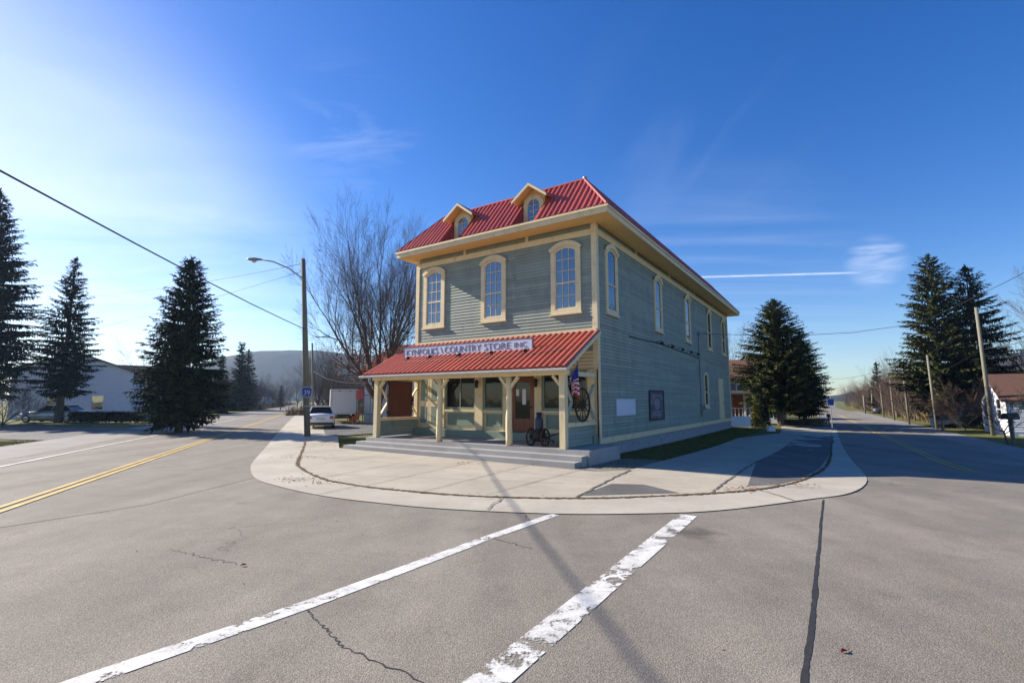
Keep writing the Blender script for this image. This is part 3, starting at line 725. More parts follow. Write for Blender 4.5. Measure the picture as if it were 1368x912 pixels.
# ---- things on the store ----
def text_mesh(body,size,m,parent,loc,rot,name='lettering',ext=.006,sx=1,align='LEFT'):
    cu=bpy.data.curves.new('txt','FONT'); cu.body=body; cu.size=size; cu.extrude=ext; cu.offset=-.006; cu.align_x=align; cu.align_y='CENTER'
    o=bpy.data.objects.new('txt',cu); col.objects.link(o); bpy.context.view_layer.update()
    me=bpy.data.meshes.new_from_object(o.evaluated_get(bpy.context.evaluated_depsgraph_get())); bpy.data.objects.remove(o)
    me.name=name; me.materials.clear(); me.materials.append(m)
    t=bpy.data.objects.new(name,me); col.objects.link(t); t.parent=parent; t.location=loc; t.rotation_euler=rot; t.scale=(sx,1,1); return t
sgn=empty('shop_sign',st(-5.02,-1.22,3.62),-TH,'long pale shop sign with dark blue capitals standing on red porch roof','sign')
bd=MB().box(-3.12,3.12,-.02,.02,.0,.40).build('sign_board',M['sign_face'],sgn)
MB().ring([(-3.16,-.03),(3.16,-.03),(3.16,.43),(-3.16,.43)],[(-3.12,.0),(3.12,.0),(3.12,.40),(-3.12,.40)],FR,-.03,.03).build('sign_frame',M['sign_edge'],sgn)
rot=(math.pi/2,0,0)
for body,x0,x1,size in (('KYNFOLKS',-3.02,-1.28,.36),('\\',-1.14,-1.0,.36),('COUNTRY',-.92,.86,.36),('STORE',1.02,2.2,.36),('INC',2.36,2.88,.28)):
    t_=text_mesh(body,size,M['sign_ink'],sgn,(x0,-.027,.20),rot)
    wdt=max(v.co.x for v in t_.data.vertices)-min(v.co.x for v in t_.data.vertices)
    t_.scale=((x1-x0)/wdt,1,1)
for x in (-2.6,-.9,.9,2.6): MB().bar((x,.03,.3),(x,.55,.06),.03).build('sign_bracket',M['black'],sgn)
# roof flood lights below the sign
def flood(parent,s=1):
    MB().tube([(0,0,0),(0,-.02,.10),(0,.10,.14)],.012,6).build('bracket',M['black'],parent)
    MB().lathe((0,.10,.14),[(.0,-.03),(.04,-.03),(.045,.02),(.075,.10),(.07,.105),(.0,.09)],10,0,'y').build('lamp_head',M['black'],parent,True)
FLAB=['leftmost black floodlight on porch roof, below the sign letter K','second black floodlight from the left below the long sign','middle black floodlight below the long shop sign','fourth black floodlight from the left below the long sign','rightmost black floodlight below the right end of the shop sign']
fl0=None
for i,x in enumerate((-7.7,-6.5,-5.0,-3.5,-2.05)):
    p_=st(x,-1.62,ZB+(ZT-ZB)*(1-1.62/2.62)+.045)
    if fl0 is None:
        fl0=empty('floodlight',p_,-TH,FLAB[0],'floodlight','floodlights on the porch roof'); flood(fl0); o=fl0
    else: o=copy_tree(fl0); o.location=p_
    o['label']=FLAB[i]
zz=ZB+(ZT-ZB)*(1-1.72/2.62)+.06
tag(MB().tube([st(-7.8,-1.72,zz),st(-5,-1.72,zz-.012),st(-2,-1.72,zz),st(-.4,-1.55,zz+.1)],.018,6).build('roof_cable',M['cable']),'black cable running along the red porch roof under the floodlights','cable')
# side wall lamps
wl0=None
WL=['small black lamp on side wall, nearest the front corner','small black lamp on side wall, second from the front corner','middle small black lamp on the side wall cable','small black lamp on side wall, second from the rear','rearmost small black lamp on the side wall cable']
for i,v in enumerate((6.4,8.1,9.9,11.6,13.1)):
    p_=st(.03,v,4.46)
    if wl0 is None:
        wl0=empty('wall_lamp',p_,-TH,WL[0],'lamp','lamps along the side wall'); 
        MB().tube([(0,0,0),(.14,0,.10),(.26,0,.04)],.014,6).build('lamp_arm',M['black'],wl0)
        MB().lathe((.27,0,.02),[(.0,.03),(.05,.02),(.11,-.09),(.105,-.09),(.0,-.02)],10).build('lamp_shade',M['black'],wl0,True); o=wl0
    else: o=copy_tree(wl0); o.location=p_
    o['label']=WL[i]
tag(MB().tube([st(.035,3.0,4.40),st(.04,5,4.44),st(.045,6.6,4.5),st(.04,10,4.42),st(.04,13.4,4.36),st(.04,14.3,4.3)],.02,6).build('wall_cable',M['cable']),'black cable sagging along the grey-green side wall','cable')
ws=empty('wall_sign',st(.0,2.48,1.62),-TH,'blank white sign board on the side wall near the front corner','sign')
MB().box(.022,.05,-.98,.98,-.31,.27).build('sign_board',M['white_sign'],ws); MB().box(.022,.058,-1.0,1.0,.275,.31).build('top_rail',M['white_sign'],ws)
mu=empty('mural_panel',st(0,6.2,1.66),-TH,'faded dark painted panel on the side wall, right of the white sign','panel')
MB().box(.022,.05,-.98,.98,-.62,.62).build('panel_board',M['faded'],mu)
MB().ring([(-1.03,-.66),(1.03,-.66),(1.03,.66),(-1.03,.66)],[(-.9,-.58),(.9,-.58),(.9,.58),(-.9,.58)],SD,.051,.065).build('panel_frame',M['faded_dk'],mu)
fg=MB(); fg.prism([(.3*math.cos(t*.5236)*1.3,.05+.26*math.sin(t*.5236)) for t in range(12)],SD,.051,.055)
for z in (-.42,-.3,.42): fg.prism([(-.6,z-.035),(.6,z-.035),(.6,z+.035),(-.6,z+.035)],SD,.051,.054)
fg.build('faded_figure',M['faded_lt'],mu)
# brown board inside left porch bay
bb=empty('notice_board',st(-8.3,-1.28,1.2),-TH,'dark reddish-brown wooden board filling the left end opening of the porch','board')
MB().box(-.03,.03,-.62,.62,.0,1.42).build('board',M['board'],bb)
MB().box(-.045,.045,-.66,-.621,.0,1.46).box(-.045,.045,.621,.66,0,1.46).box(-.045,.045,-.621,.621,1.421,1.46).build('frame',M['black'],bb)
hg=empty('hanging_ornament',st(-8.36,-1.3,2.5),-TH,'row of small dark ornaments hung under the left porch beam','ornament')
for k in range(7): MB().tube([(0,-.55+k*.17,.155),(0,-.55+k*.17,.10)],.006,4).lathe((0,-.55+k*.17,.0),[(0,.1),(.04,.07),(.05,.0),(.03,-.04),(0,-.05)],8).build('ornament',M['rust'],hg)
# lanterns on the pilasters
ln0=None
for u,lab in ((5.09,'black porch lantern on pilaster between the two left shop windows'),(2.35,'black porch lantern on pilaster right of the wooden front door')):
    p_=st(-u,-.11,2.38)
    if ln0 is None:
        ln0=empty('porch_lantern',p_,-TH,lab,'lantern','porch lanterns'); o=ln0
        MB().bar((0,0,.2),(0,-.14,.26),.025).build('bracket',M['black'],ln0)
        MB().lathe((0,-.15,0),[(.0,-.02),(.055,-.02),(.075,.2),(.1,.21),(.03,.3),(0,.32)],8).build('lamp_body',M['black'],ln0)
    else: o=copy_tree(ln0); o.location=p_; o['label']=lab
# wagon wheel in right end opening
wh=empty('wagon_wheel',st(-.02,-1.2,1.74),-TH,'old dark iron wagon wheel hanging in the right end opening of the porch','wheel')
rm=MB(); pts=[(0,.52*math.cos(k*math.pi/16),.52*math.sin(k*math.pi/16)) for k in range(33)]
rm.tube(pts,.035,8,cap=False); rm.build('rim',M['rust'],wh,True)
MB().lathe((0,0,0),[(0,-.1),(.06,-.1),(.085,-.03),(.085,.03),(.06,.1),(0,.1)],12,0,'x').build('hub',M['rust'],wh,True)
for k in range(12):
    a=2*math.pi*k/12; MB().tube([(0,.07*math.cos(a),.07*math.sin(a)),(0,.5*math.cos(a),.5*math.sin(a))],.017,6).build('spoke',M['rust'],wh)
MB().tube([(0,0,.55),(0,0,.9)],.01,6).build('hanger',M['black'],wh)
# flag
fb=at(760,496,0+14.2)
fg_=empty('flag',st(-.02,-2.12,2.52),-TH,'striped red white and blue flag hanging limp at the right porch post','flag')
MB().tube([(0,0,0),(.10,.42,.52)],.014,6).lathe((.10,.42,.53),[(0,-.03),(.03,0),(0,.03)],8).build('flag_pole',M['wood_pole_lt'],fg_)
cl_=MB(); nx,nz=14,26
for j in range(nz+1):
    for i in range(nx+1):
        a=i/nx; t=j/nz
        x0=.095-.085*a; y0=.40-.36*a*(1-.35*t)-.02*t; z0=.49-.44*a*(1-t)**1.3-1.05*t*(1-.12*math.sin(a*3.1))
        cl_.v.append((x0+.05*math.sin(a*19+t*2)*(.25+t),y0+.03*math.cos(a*15),z0))
for j in range(nz):
    for i in range(nx):
        q=j*(nx+1)+i; cl_.f.append((q,q+1,q+nx+2,q+nx+1)); cl_.m.append(2 if j<11 and i<12 else ((j//2)%2))
cl_.build('flag_cloth',[M['flagr'],M['flagw'],M['flagb']],fg_,smooth=True)
# small cart with milk can on porch
cpos=st(-1.36,-1.75,DZ)
ct=empty('iron_cart',cpos,-TH,'black old iron hand cart with two round wheels standing on the porch','cart')
tbm=MB().lathe((0,0,.14),[(0,0),(.17,0),(.22,.18),(.23,.34),(.25,.35),(.24,.37),(.0,.33)],16); tbm.build('tub',M['black'],ct,True)
for s in (-1,1):
    wv=MB(); wv.tube([(s*.27,-.02+.27*math.cos(k*math.pi/10),.27+.27*math.sin(k*math.pi/10)) for k in range(21)],.028,6,cap=False)
    for k in range(8): wv.tube([(s*.27,-.02,.27),(s*.27,-.02+.26*math.cos(k*math.pi/4),.27+.26*math.sin(k*math.pi/4))],.014,5)
    wv.build('wheel',M['rust'],ct,True)
MB().tube([(-.3,-.02,.27),(.3,-.02,.27)],.025,8).build('axle',M['rust'],ct)
MB().bar((.2,.1,.25),(.98,.3,.52),.05).bar((.2,-.1,.25),(.62,-.1,.16),.09,.07).build('handle',M['black'],ct)
mc=empty('milk_can',st(-1.33,-1.75,DZ+.475),-TH,'tall dark blue milk can standing in the black iron cart','milk can')
MB().lathe((0,0,0),[(0,0),(.125,0),(.13,.02),(.13,.34),(.12,.40),(.085,.47),(.08,.54),(.0,.54)],16).build('can_body',M['bluecan'],mc,True)
MB().lathe((0,0,.541),[(.0,0),(.10,0),(.105,.03),(.06,.06),(0,.065)],16).build('lid',M['bluecan'],mc,True)
#%%TREES
# ------------------------------------------------------------ trees
def spruce_parts(seed,H,Rb,base=.08,nb=7,step=.34,spray=.42,power=.85,droop=.25,keep=1.0,skirt=.12):
    rn=random.Random(seed); tr=MB()
    tr.tube([(0,0,-.1),(0,0,H*.3),(rn.uniform(-.05,.05),0,H*.7),(0,0,H)],[H*.018+.06,H*.014,H*.007,.015],8)
    V=[];F=[]
    def quad(p,d,ln,wd,up):
        s=d.cross(up)
        if s.length<1e-3: s=Vector((1,0,0))
        s=s.normalized()*wd; o=len(V)
        q=p+d*ln
        V.extend([tuple(p),tuple(p+d*ln*.45+s),tuple(q),tuple(p+d*ln*.45-s)]); F.append((o,o+1,o+2,o+3))
    z=base*H
    while z<H*.985:
        t=z/H
        prof=(1-t)**power
        if t<base+skirt: prof*=(.8 if skirt<.15 else .5)+(.2 if skirt<.15 else .5)*(t-base)/skirt
        n=max(4,int(nb*(.6+.6*(1-t))))
        a0=rn.uniform(0,6.28)
        for k in range(n):
            if rn.random()>keep: continue
            az=a0+6.283*k/n+rn.uniform(-.3,.3)
            Lb=max(.22,Rb*prof*rn.uniform(.68,1.12))
            el=(.55*t-.12-droop*(1-t)*rn.uniform(.3,1.3))
            dx=Vector((math.cos(az),math.sin(az),0)); sx=Vector((-math.sin(az),math.cos(az),0))
            zz=z+rn.uniform(-.15,.15)
            pts=[]
            ns_=max(2,int(Lb/.17))
            for i in range(ns_+1):
                u=i/ns_
                pts.append(dx*(Lb*u)+Vector((0,0,zz+Lb*(el*u+.28*u*u*(droop+.2)-.10*u))))
            tr.tube([pts[0],pts[len(pts)//2],pts[-1]],[.012+Lb*.010,.010+Lb*.005,.006],3,cap=False)
            for i in range(1,ns_+1):
                u=i/ns_
                d=(pts[i]-pts[i-1]).normalized()
                m_=3 if u<.3 else 5
                wl=spray*(.55+.6*math.sin(math.pi*min(1,u*.8+.12)))*(.6+.4*(1-t))
                for q in range(m_):
                    sd=rn.choice((-1,1))
                    dd=(d*rn.uniform(.35,1.0)+sx*sd*rn.uniform(.15,1.0)+Vector((0,0,rn.uniform(-.55,.12)))).normalized()
                    quad(pts[i]+d*rn.uniform(-.1,.1),dd,wl*rn.uniform(.6,1.25),wl*rn.uniform(.13,.23),Vector((rn.uniform(-.4,.4),rn.uniform(-.4,.4),1)))
                if u>.15 and rn.random()<.95:   # hanging sprays
                    quad(pts[i],(Vector((0,0,-1))+sx*rn.uniform(-.4,.4)).normalized(),wl*rn.uniform(.6,1.1),wl*.16,dx)
        z+=step*rn.uniform(.75,1.25)*(.55+.5*(1-t))
    for k in range(14): quad(Vector((0,0,H-.5+k*.03)),Vector((rn.uniform(-.5,.5),rn.uniform(-.5,.5),.8)).normalized(),.4,.05,Vector((1,0,0)))
    cr=MB(); cr.v=V; cr.f=F; cr.m=[0]*len(F)
    return tr,cr
def spruce(name,label,loc,seed,H,Rb,m,group=None,lean=(0,0),**kw):
    tr,cr=spruce_parts(seed,H,Rb,**kw)
    o=empty(name,loc,random.Random(seed).uniform(0,6),label,'tree',group); o.rotation_euler=(lean[0],lean[1],o.rotation_euler[2])
    tr.build('trunk',M['bark'],o,recalc=False); cr.build('crown',m,o,recalc=False); return o
def bare_parts(seed,H,spread=.5,levels=4,trunk_h=.18,r0=None,stems=5,twigs=1.0,leaves=0,straight=.10):
    rn=random.Random(seed); tr=MB(); tw=MB(); lf=[]
    r0=r0 or H*.022
    def seg(p,d,Lb,r,lv):
        n=5 if lv<2 else 4 if lv<levels-1 else 3
        pts=[p]; rad=[r]; dd=d.copy(); q=p.copy()
        for i in range(n):
            dd=(dd+Vector((rn.gauss(0,straight),rn.gauss(0,straight),rn.gauss(.045,.06)))).normalized()
            q=q+dd*(Lb/n); pts.append(q.copy()); rad.append(r*(1-.72*(i+1)/n) if lv>0 else r*(1-.35*(i+1)/n))
        rad=[max(x,.0055) for x in rad]
        (tr if lv<=1 else tw).tube(pts,rad,7 if lv==0 else 5 if lv==1 else 3,cap=False)
        if lv>=levels:
            return
        nc=[stems,7,6,5,4][min(lv,4)]; nc=max(2,int(nc*twigs)) if lv>0 else nc
        for k in range(nc):
            if lv==0: f=rn.uniform(.72,1.0)
            else: f=.25+.75*(k+rn.random())/nc
            i=min(n-1,int(f*n)); g=f*n-i
            pp=pts[i].lerp(pts[i+1],g); rr=rad[i]*(1-g)+rad[i+1]*g
            ax=(pts[i+1]-pts[i]).normalized()
            pv=ax.cross(Vector((rn.gauss(0,1),rn.gauss(0,1),rn.gauss(0,1)))).normalized()
            if lv==0: pv=Vector((math.cos(6.283*k/nc+rn.uniform(-.4,.4)),math.sin(6.283*k/nc+rn.uniform(-.4,.4)),0))
            an=(rn.uniform(.35,.75) if lv>0 else rn.uniform(.3,1.0))*spread*1.6
            nd=(ax*math.cos(an)+pv*math.sin(an)+Vector((0,0,.12))).normalized()
            ll=(Lb*rn.uniform(.45,.72)*(1.1-.45*f)) if lv>0 else (H*(1-trunk_h)*rn.uniform(.72,.98))
            seg(pp,nd,ll,max(rr*rn.uniform(.5,.72),.006) if lv>0 else r*rn.uniform(.45,.62),lv+1)
        if lv>0: seg(pts[-1],dd,Lb*.45,rad[-1],lv+1)
    seg(Vector((0,0,-.1)),Vector((0,0,1)),H*trunk_h,r0,0)
    zm=max(v[2] for v in tw.v); k=H/zm
    for b_ in (tr,tw): b_.v=[(v[0]*k,v[1]*k,v[2]*k if v[2]>0 else v[2]) for v in b_.v]
    return tr,tw
def bare_tree(name,label,loc,seed,H,group=None,mt='twig',cat='tree',**kw):
    tr,tw=bare_parts(seed,H,**kw)
    o=empty(name,loc,0,label,cat,group)
    tr.build('trunk',M['bark'],o,recalc=False); tw.build('crown',M[mt],o,recalc=False); return o
# left side
spruce('spruce_tree','tall broad dark spruce beside the left road, right of the white gabled house',(at(234,575,29).x,29.3,0),21,10.5,3.15,M['needle'],base=.085,nb=11,step=.27,spray=.52,power=.68,droop=.22,skirt=.16)
spruce('spruce_tree','largest dark spruce at the left edge, cut off by the frame',at(-38,560,40)*1.0-Vector((0,0,at(-38,560,40).z)),22,19.5,6.2,M['needle_b'],base=.15,skirt=.2,nb=9,step=.45,spray=.65,droop=.3)
spruce('spruce_tree','slender narrow-topped spruce left of the broad spruce, standing before the white house',Vector((at(78,560,42).x,42,0)),23,14.0,4.0,M['needle_b'],base=.19,skirt=.2,nb=9,step=.42,spray=.55,droop=.3,keep=.9,lean=(0,R(2)))
bare_tree('bare_shrub','low spreading bare shrub at the left edge in front of the parked silver sedan',Vector((at(2,566,34).x,34,0)),31,4.2,None,'twig','shrub',spread=.85,levels=4,trunk_h=.12,r0=.08,stems=8)
bare_tree('bare_maple','large many-stemmed bare tree left of the store',Vector((at(507,565,38).x,38,0)),64,18.2,None,'twig',spread=.72,levels=5,trunk_h=.17,r0=.55,stems=10,twigs=1.25,straight=.07)
bpy.data.objects['bare_maple'].scale=(.70,.70,1)
# dead brown leaves still on lower branches
rn=random.Random(5); lf=MB()
bx=at(507,565,38)
for k in range(900):
    a=rn.uniform(0,6.28); rr=rn.uniform(.3,2.6); c=Vector((bx.x-.4+rr*math.cos(a)*1.1,36.5+rr*math.sin(a),4.0+rn.gauss(.3,.9)+rr*.25))
    u=Vector((rn.gauss(0,1),rn.gauss(0,1),rn.gauss(0,1))).normalized()*.09; v=u.cross(Vector((rn.gauss(0,1),rn.gauss(0,1),rn.gauss(0,1)))).normalized()*.06
    lf.add([c-u,c+v,c+u,c-v],[(0,1,2,3)])
bmaple=[o for o in bpy.data.objects if o.name=='bare_maple'][0]
lo=lf.build('withered_leaves',M['brownleaf'],recalc=False); lo.parent=bmaple; lo.matrix_parent_inverse=Matrix.Diagonal((1/.7,1/.7,1,1))@Matrix.Translation(-bmaple.location); tag(lo,kind='stuff')
# right side
spruce('spruce_tree','dense dark green spruce beyond the rear end of the store',gp(1043,569),24,10.5,4.9,M['needle_g'],base=.15,nb=11,step=.24,spray=.52,power=.66,droop=.05,skirt=.24)
spruce('spruce_tree','shorter dark spruce directly behind the dense one by the store',gp(1076,566),25,8.8,3.3,M['needle'],base=.14,skirt=.2,nb=10,step=.26,spray=.48,power=.75,droop=.1)
spruce('spruce_tree','taller of two old spruces across the right road, with upswept limbs',gp(1263,570),26,14.9,4.6,M['needle_g'],base=.10,skirt=.2,nb=9,step=.36,spray=.6,power=.62,droop=-.12,keep=.85)
spruce('spruce_tree','right of two old spruces across the right road, behind the tall utility pole',gp(1313,571),27,13.6,4.4,M['needle'],base=.05,nb=9,step=.4,spray=.6,power=.66,droop=.1,keep=.85)
bare_tree('bare_tree','big reddish-brown bare tree at the right edge above the white house',gp(1432,573),33,14.5,None,'twig_r',spread=.55,levels=5,trunk_h=.16,r0=.55,stems=7,twigs=1.05)
bare_tree('bare_sapling','small crooked bare sapling beside the black mailbox in front of the white house',gp(1347,594),34,3.4,None,'twig',spread=.9,levels=4,trunk_h=.3,r0=.06,stems=5)
bare_tree('bare_shrub','dense brown bare shrub between the old spruces and the white house',gp(1290,574),35,4.4,None,'twig_r','shrub',spread=.8,levels=4,trunk_h=.1,r0=.06,stems=10)
bare_tree('bare_tree','bare tree standing behind the brown-roofed house by the rear of the store',(21.5,52,0),36,10.5,None,'twig',spread=.6,levels=4,trunk_h=.2,r0=.2,stems=6)
bare_tree('bare_tree','bare treetop rising behind the roof of the white gabled house on the left',(-46,66,0),37,11.5,None,'twig',spread=.7,levels=4,trunk_h=.25,r0=.2,stems=6)
# generic far trees, copied
P=[]
for s,hh,mt in ((41,10,'twig'),(42,9,'twig_r'),(43,8,'twig_r'),(44,11,'twig')):
    tr,tw=bare_parts(s,hh,spread=.55,levels=4,trunk_h=.2,r0=.18,stems=6,twigs=.9)
    o=empty('bare_tree',(0,0,0)); tr.build('trunk',M['bark'],o,recalc=False); tw.build('crown',M[mt],o,recalc=False); P.append(o)
FC=[]
for s,hh,rr in ((51,9,2.2),(52,10,2.0)):
    tr,cr=spruce_parts(s,hh,rr,base=.05,nb=6,step=.5,spray=.8,droop=.2)
    o=empty('far_conifer',(0,0,0)); tr.build('trunk',M['bark'],o,recalc=False); cr.build('crown',M['needle'],o,recalc=False); FC.append(o)
used=set()
def put(proto,loc,s,label,group,rz,cat='tree'):
    if proto.name not in used: used.add(proto.name); o=proto
    else: o=copy_tree(proto)
    o.location=loc; o.scale=(s,s,s); o.rotation_euler=(0,0,rz); tag(o,label,cat,group); return o
rn=random.Random(77)
# left road verge, far
for x,top,Y in ((375,482,95),(352,500,120),(397,496,130),(330,498,100),(312,506,90),(365,505,150),(388,508,170),(340,512,140)):
    b=at(x,540,Y); h=at(x,top,Y).z; put(P[rn.randrange(4)],(b.x,Y,0),h/10,'bare tree among the far houses along the left road','far bare trees along the left road',rn.uniform(0,6))
for x,top,Y in ((426,475,75),(440,490,90),(455,480,85),(470,488,95),(432,497,110),(448,499,120),(462,498,70),(415,505,140),(478,478,80),(486,492,100)):
    b=at(x,540,Y); h=at(x,top,Y).z; put(P[rn.randrange(4)],(b.x,Y,0),h/10,'bare tree behind the box truck, between the pole and the store','bare trees behind the box truck',rn.uniform(0,6))
for i,(x,top,Y,lab) in enumerate(((293,470,70,'dark conifer just right of the broad spruce, leftmost of three'),(318,461,85,'tallest of three far conifers right of the broad spruce'),(328,463,92,'narrow far conifer at the right of the three beyond the broad spruce'),(375,516,130,'small lone far conifer in front of the left hill'))):
    b=at(x,540,Y); h=at(x,top,Y).z; put(FC[i%2],(b.x,Y,0),h/9.5,lab,'far conifers beyond the left houses',rn.uniform(0,6))
# woods right of right road
for k in range(130):
    Y=rn.uniform(52,170) if k<80 else rn.uniform(46,90)
    # keep right of the road edge
    q=[c for c in cl if c.y<=Y][-1]; xe=q.x+(Y-q.y)*.60+6.5+rn.uniform(0,1)**1.3*13
    pos=(xe,Y,0); hpx=rn.uniform(26,52); h=rn.uniform(4.0,8.8)
    put(P[rn.choice((1,2,1,2,0,3))],pos,h/10,'bare tree in the brown wood edge along the right road','bare trees along the right road',rn.uniform(0,6))
for k in range(22):
    Y=rn.uniform(48,170); q=[c for c in cl if c.y<=Y][-1]; xe=q.x+(Y-q.y)*.62-9-rn.uniform(0,14)
    put(P[rn.randrange(4)],(xe,Y,0),rn.uniform(.35,.62),'bare tree on the far left verge of the right road','bare trees left of the right road',rn.uniform(0,6))
for k in range(6):
    put(P[rn.randrange(4)],(rn.uniform(34,52),rn.uniform(40,62),0),rn.uniform(.7,1.1),'bare tree behind the old spruces on the right','bare trees behind the old spruces',rn.uniform(0,6))
for k in range(46):
    x=rn.uniform(292,402); Y=rn.uniform(75,190); b=at(x,540,Y)
    if abs(b.x*r1.x+Y*r1.y+5.2)<5.5: continue
    put(P[rn.randrange(4)],(b.x,Y,0),rn.uniform(.4,.95),'bare tree among the far houses along the left road','far bare trees along the left road',rn.uniform(0,6))
for k in range(34):
    x=rn.uniform(424,492); Y=rn.uniform(62,130); b=at(x,540,Y)
    put(P[rn.randrange(4)],(b.x,Y,0),rn.uniform(.5,1.15),'bare tree behind the box truck, between the pole and the store','bare trees behind the box truck',rn.uniform(0,6))
def brush(fn,n,h):
    b=MB()
    for k in range(n):
        c=fn(); hh=h*rn.uniform(.4,1.3); a=rn.uniform(0,6.28); d=Vector((math.cos(a),math.sin(a),0))*.05
        for q in range(3):
            t=Vector((rn.gauss(0,.3),rn.gauss(0,.3),1))*hh*rn.uniform(.6,1); o_=len(b.v); b.v+=[tuple(c-d),tuple(c+d),tuple(c+t)]; b.f.append((o_,o_+1,o_+2)); b.m.append(0)
    return tag(b.build('brush',M['dry'],recalc=False),kind='stuff')
def rfn():
    Y=rn.uniform(46,170); q=[c for c in cl if c.y<=Y][-1]; x=q.x+(Y-q.y)*.60+7.5+rn.uniform(0,1)**1.5*12
    return Vector((x,Y,-.4))
brush(rfn,9000,1.5)
def lfn():
    while True:
        x=rn.uniform(285,405); Y=rn.uniform(85,200); b=at(x,540,Y)
        if abs(b.x*r1.x+Y*r1.y+5.2)>6: return Vector((b.x,Y,-.05))
brush(lfn,5000,1.4)
brush(lambda:Vector((at(rn.uniform(424,490),540,1).x*70,0,-.05))+Vector((0,rn.uniform(60,80),0)),1800,1.4)
o=put(FC[0],(62,84,0),.95,'dark far conifer rising above the brown wood on the right','',1.0); del o['group']
# ------------------------------------------------------------ hedges, bushes
def clump(name,label,loc,size,m,n,leaf,cat,seed,upright=False,group=None):
    rn=random.Random(seed); b=MB()
    for k in range(n):
        if upright:
            t=rn.random()**.7; a=rn.uniform(0,6.28); r_=(1-t)**.6*rn.uniform(.6,1.05); c=Vector((size[0]*r_*math.cos(a),size[1]*r_*math.sin(a),size[2]*t))
        else:
            c=Vector((rn.uniform(-1,1)*size[0],rn.uniform(-1,1)*size[1],rn.random()**.6*size[2]*(.9+.2*mn.noise(Vector((rn.random()*9,seed,0))))))
        u=Vector((rn.gauss(0,1),rn.gauss(0,1),rn.gauss(.4,1))).normalized()*leaf; v=u.cross(Vector((rn.gauss(0,1),rn.gauss(0,1),rn.gauss(0,1)))).normalized()*leaf*.5
        b.add([c-u,c+v,c+u,c-v],[(0,1,2,3)])
    o=empty(name,loc,0,label,cat,group)
    b.build('foliage',m,o,recalc=False)
    s=MB()
    for k in range(6): s.tube([(rn.uniform(-.5,.5)*size[0],rn.uniform(-.5,.5)*size[1],-.05),(rn.uniform(-.6,.6)*size[0],rn.uniform(-.6,.6)*size[1],size[2]*.8)],[.03,.01],5)
    s.build('stem',M['bark'],o,recalc=False); return o
clump('hedge','low dark clipped hedge in front of the white gabled house',(at(142,562,42).x,42,0),(2.9,.6,.95),M['hedge'],9000,.07,'hedge',1)
clump('conical_shrub','yellow-green conical shrub beside the porch of the brown-roofed house',gp(1011,571),(.55,.55,1.7),M['bush'],2500,.07,'shrub',2,True)
clump('conical_shrub','dark green upright shrub left of the dense spruce trunk',gp(1020,571),(.6,.6,2.2),M['hedge'],3000,.07,'shrub',3,True)
for i,(x,y,lab) in enumerate(((16.9,33.5,0),(24.5,37.5,0))): pass
clump('flower_bed','low reddish-brown shrub bed under the dense spruce',gp(1070,566),(2.2,.7,.45),M['dry'],2500,.08,'shrub',5)
# grass blades (uncountable)
rn=random.Random(9); gb=MB()
def blades(poly_fn,n,h,w):
    for k in range(n):
        c=poly_fn(); a=rn.uniform(0,6.28); hh=h*rn.uniform(.5,1.3); d=Vector((math.cos(a),math.sin(a),0))*w
        t=Vector((rn.gauss(0,.4),rn.gauss(0,.4),1))*hh
        o=len(gb.v); gb.v+=[tuple(c-d),tuple(c+d),tuple(c+t)]; gb.f.append((o,o+1,o+2)); gb.m.append(0)
blades(lambda:st(rn.uniform(.06,1.95),rn.uniform(-2.6,24)**1.0,-.03),26000,.06,.006)
blades(lambda:Vector((rn.uniform(-8.8,-6.9),rn.uniform(20.0,24.5),-.03)),7000,.06,.006)
blades(lambda:r1*rn.uniform(-15.5,-12.3)+d1*rn.uniform(14,30)+Vector((0,0,-.03)),16000,.06,.008)
tag(gb.build('grass',M['blade'],recalc=False),kind='stuff')
#%%THINGS
# ------------------------------------------------------------ poles, wires
def pole(label,base,top,r=.15,m='wood_pole',cross=None,group=None,name='utility_pole'):
    o=empty(name,(base[0],base[1],0),0,label,'pole',group); b0=Vector((base[0],base[1],0)); t=Vector(top)-b0
    MB().tube([(0,0,-.2),t*.5,t],[r,r*.9,r*.72],10).build('pole_shaft',M[m],o,True)
    if cross:
        for (f,wd,ang) in cross:
            d=Vector((math.cos(ang),math.sin(ang),0))*wd/2; c=t*f+Vector((0,0,0))
            MB().bar(c-d+Vector((-d.y,d.x,0)).normalized()*(-.12),c+d+Vector((-d.y,d.x,0)).normalized()*(-.12),.09,.11).build('cross_arm',M[m],o)
            for s in (-.9,.9,.5): MB().lathe(c+d*s+Vector((-d.y,d.x,0)).normalized()*(-.12)+Vector((0,0,.055)),[(.03,0),(.04,.05),(.02,.1),(0,.11)],6).build('insulator',M['lampgrey'],o)
    return o
pb=gp(411,583); ptop=at(405,346,pb.y)
lp=pole('weathered wooden pole with street lamp arm, bearing the blue route sign',pb,ptop,.155)
q0=at(407,373,pb.y)-Vector((pb.x,pb.y,0)); pts=[]
for (x,y,dy) in ((406,373,-.1),(385,358,-.3),(365,349.5,-.5),(350,347,-.6)):
    pts.append(at(x,y,pb.y+dy)-Vector((pb.x,pb.y,0)))
arm=MB().tube(pts,.035,8).build('lamp_arm',M['lampgrey'],lp,True)
e=pts[-1]
hd=MB()
dd=(pts[-1]-pts[-2]).normalized(); hx=Vector((dd.x,dd.y,0)).normalized()
prof=[]
for (t,w_,h0,h1) in ((0,.05,-.03,.05),(.15,.10,-.05,.08),(.35,.16,-.09,.10),(.6,.14,-.07,.07),(.76,.03,-.01,.02)):
    c=e+hx*t; sy=Vector((-hx.y,hx.x,0))
    prof.append([c+sy*w_*math.cos(a)+Vector((0,0,(h1 if math.sin(a)>0 else -h0)*math.sin(a))) for a in [k*math.pi/5 for k in range(10)]])
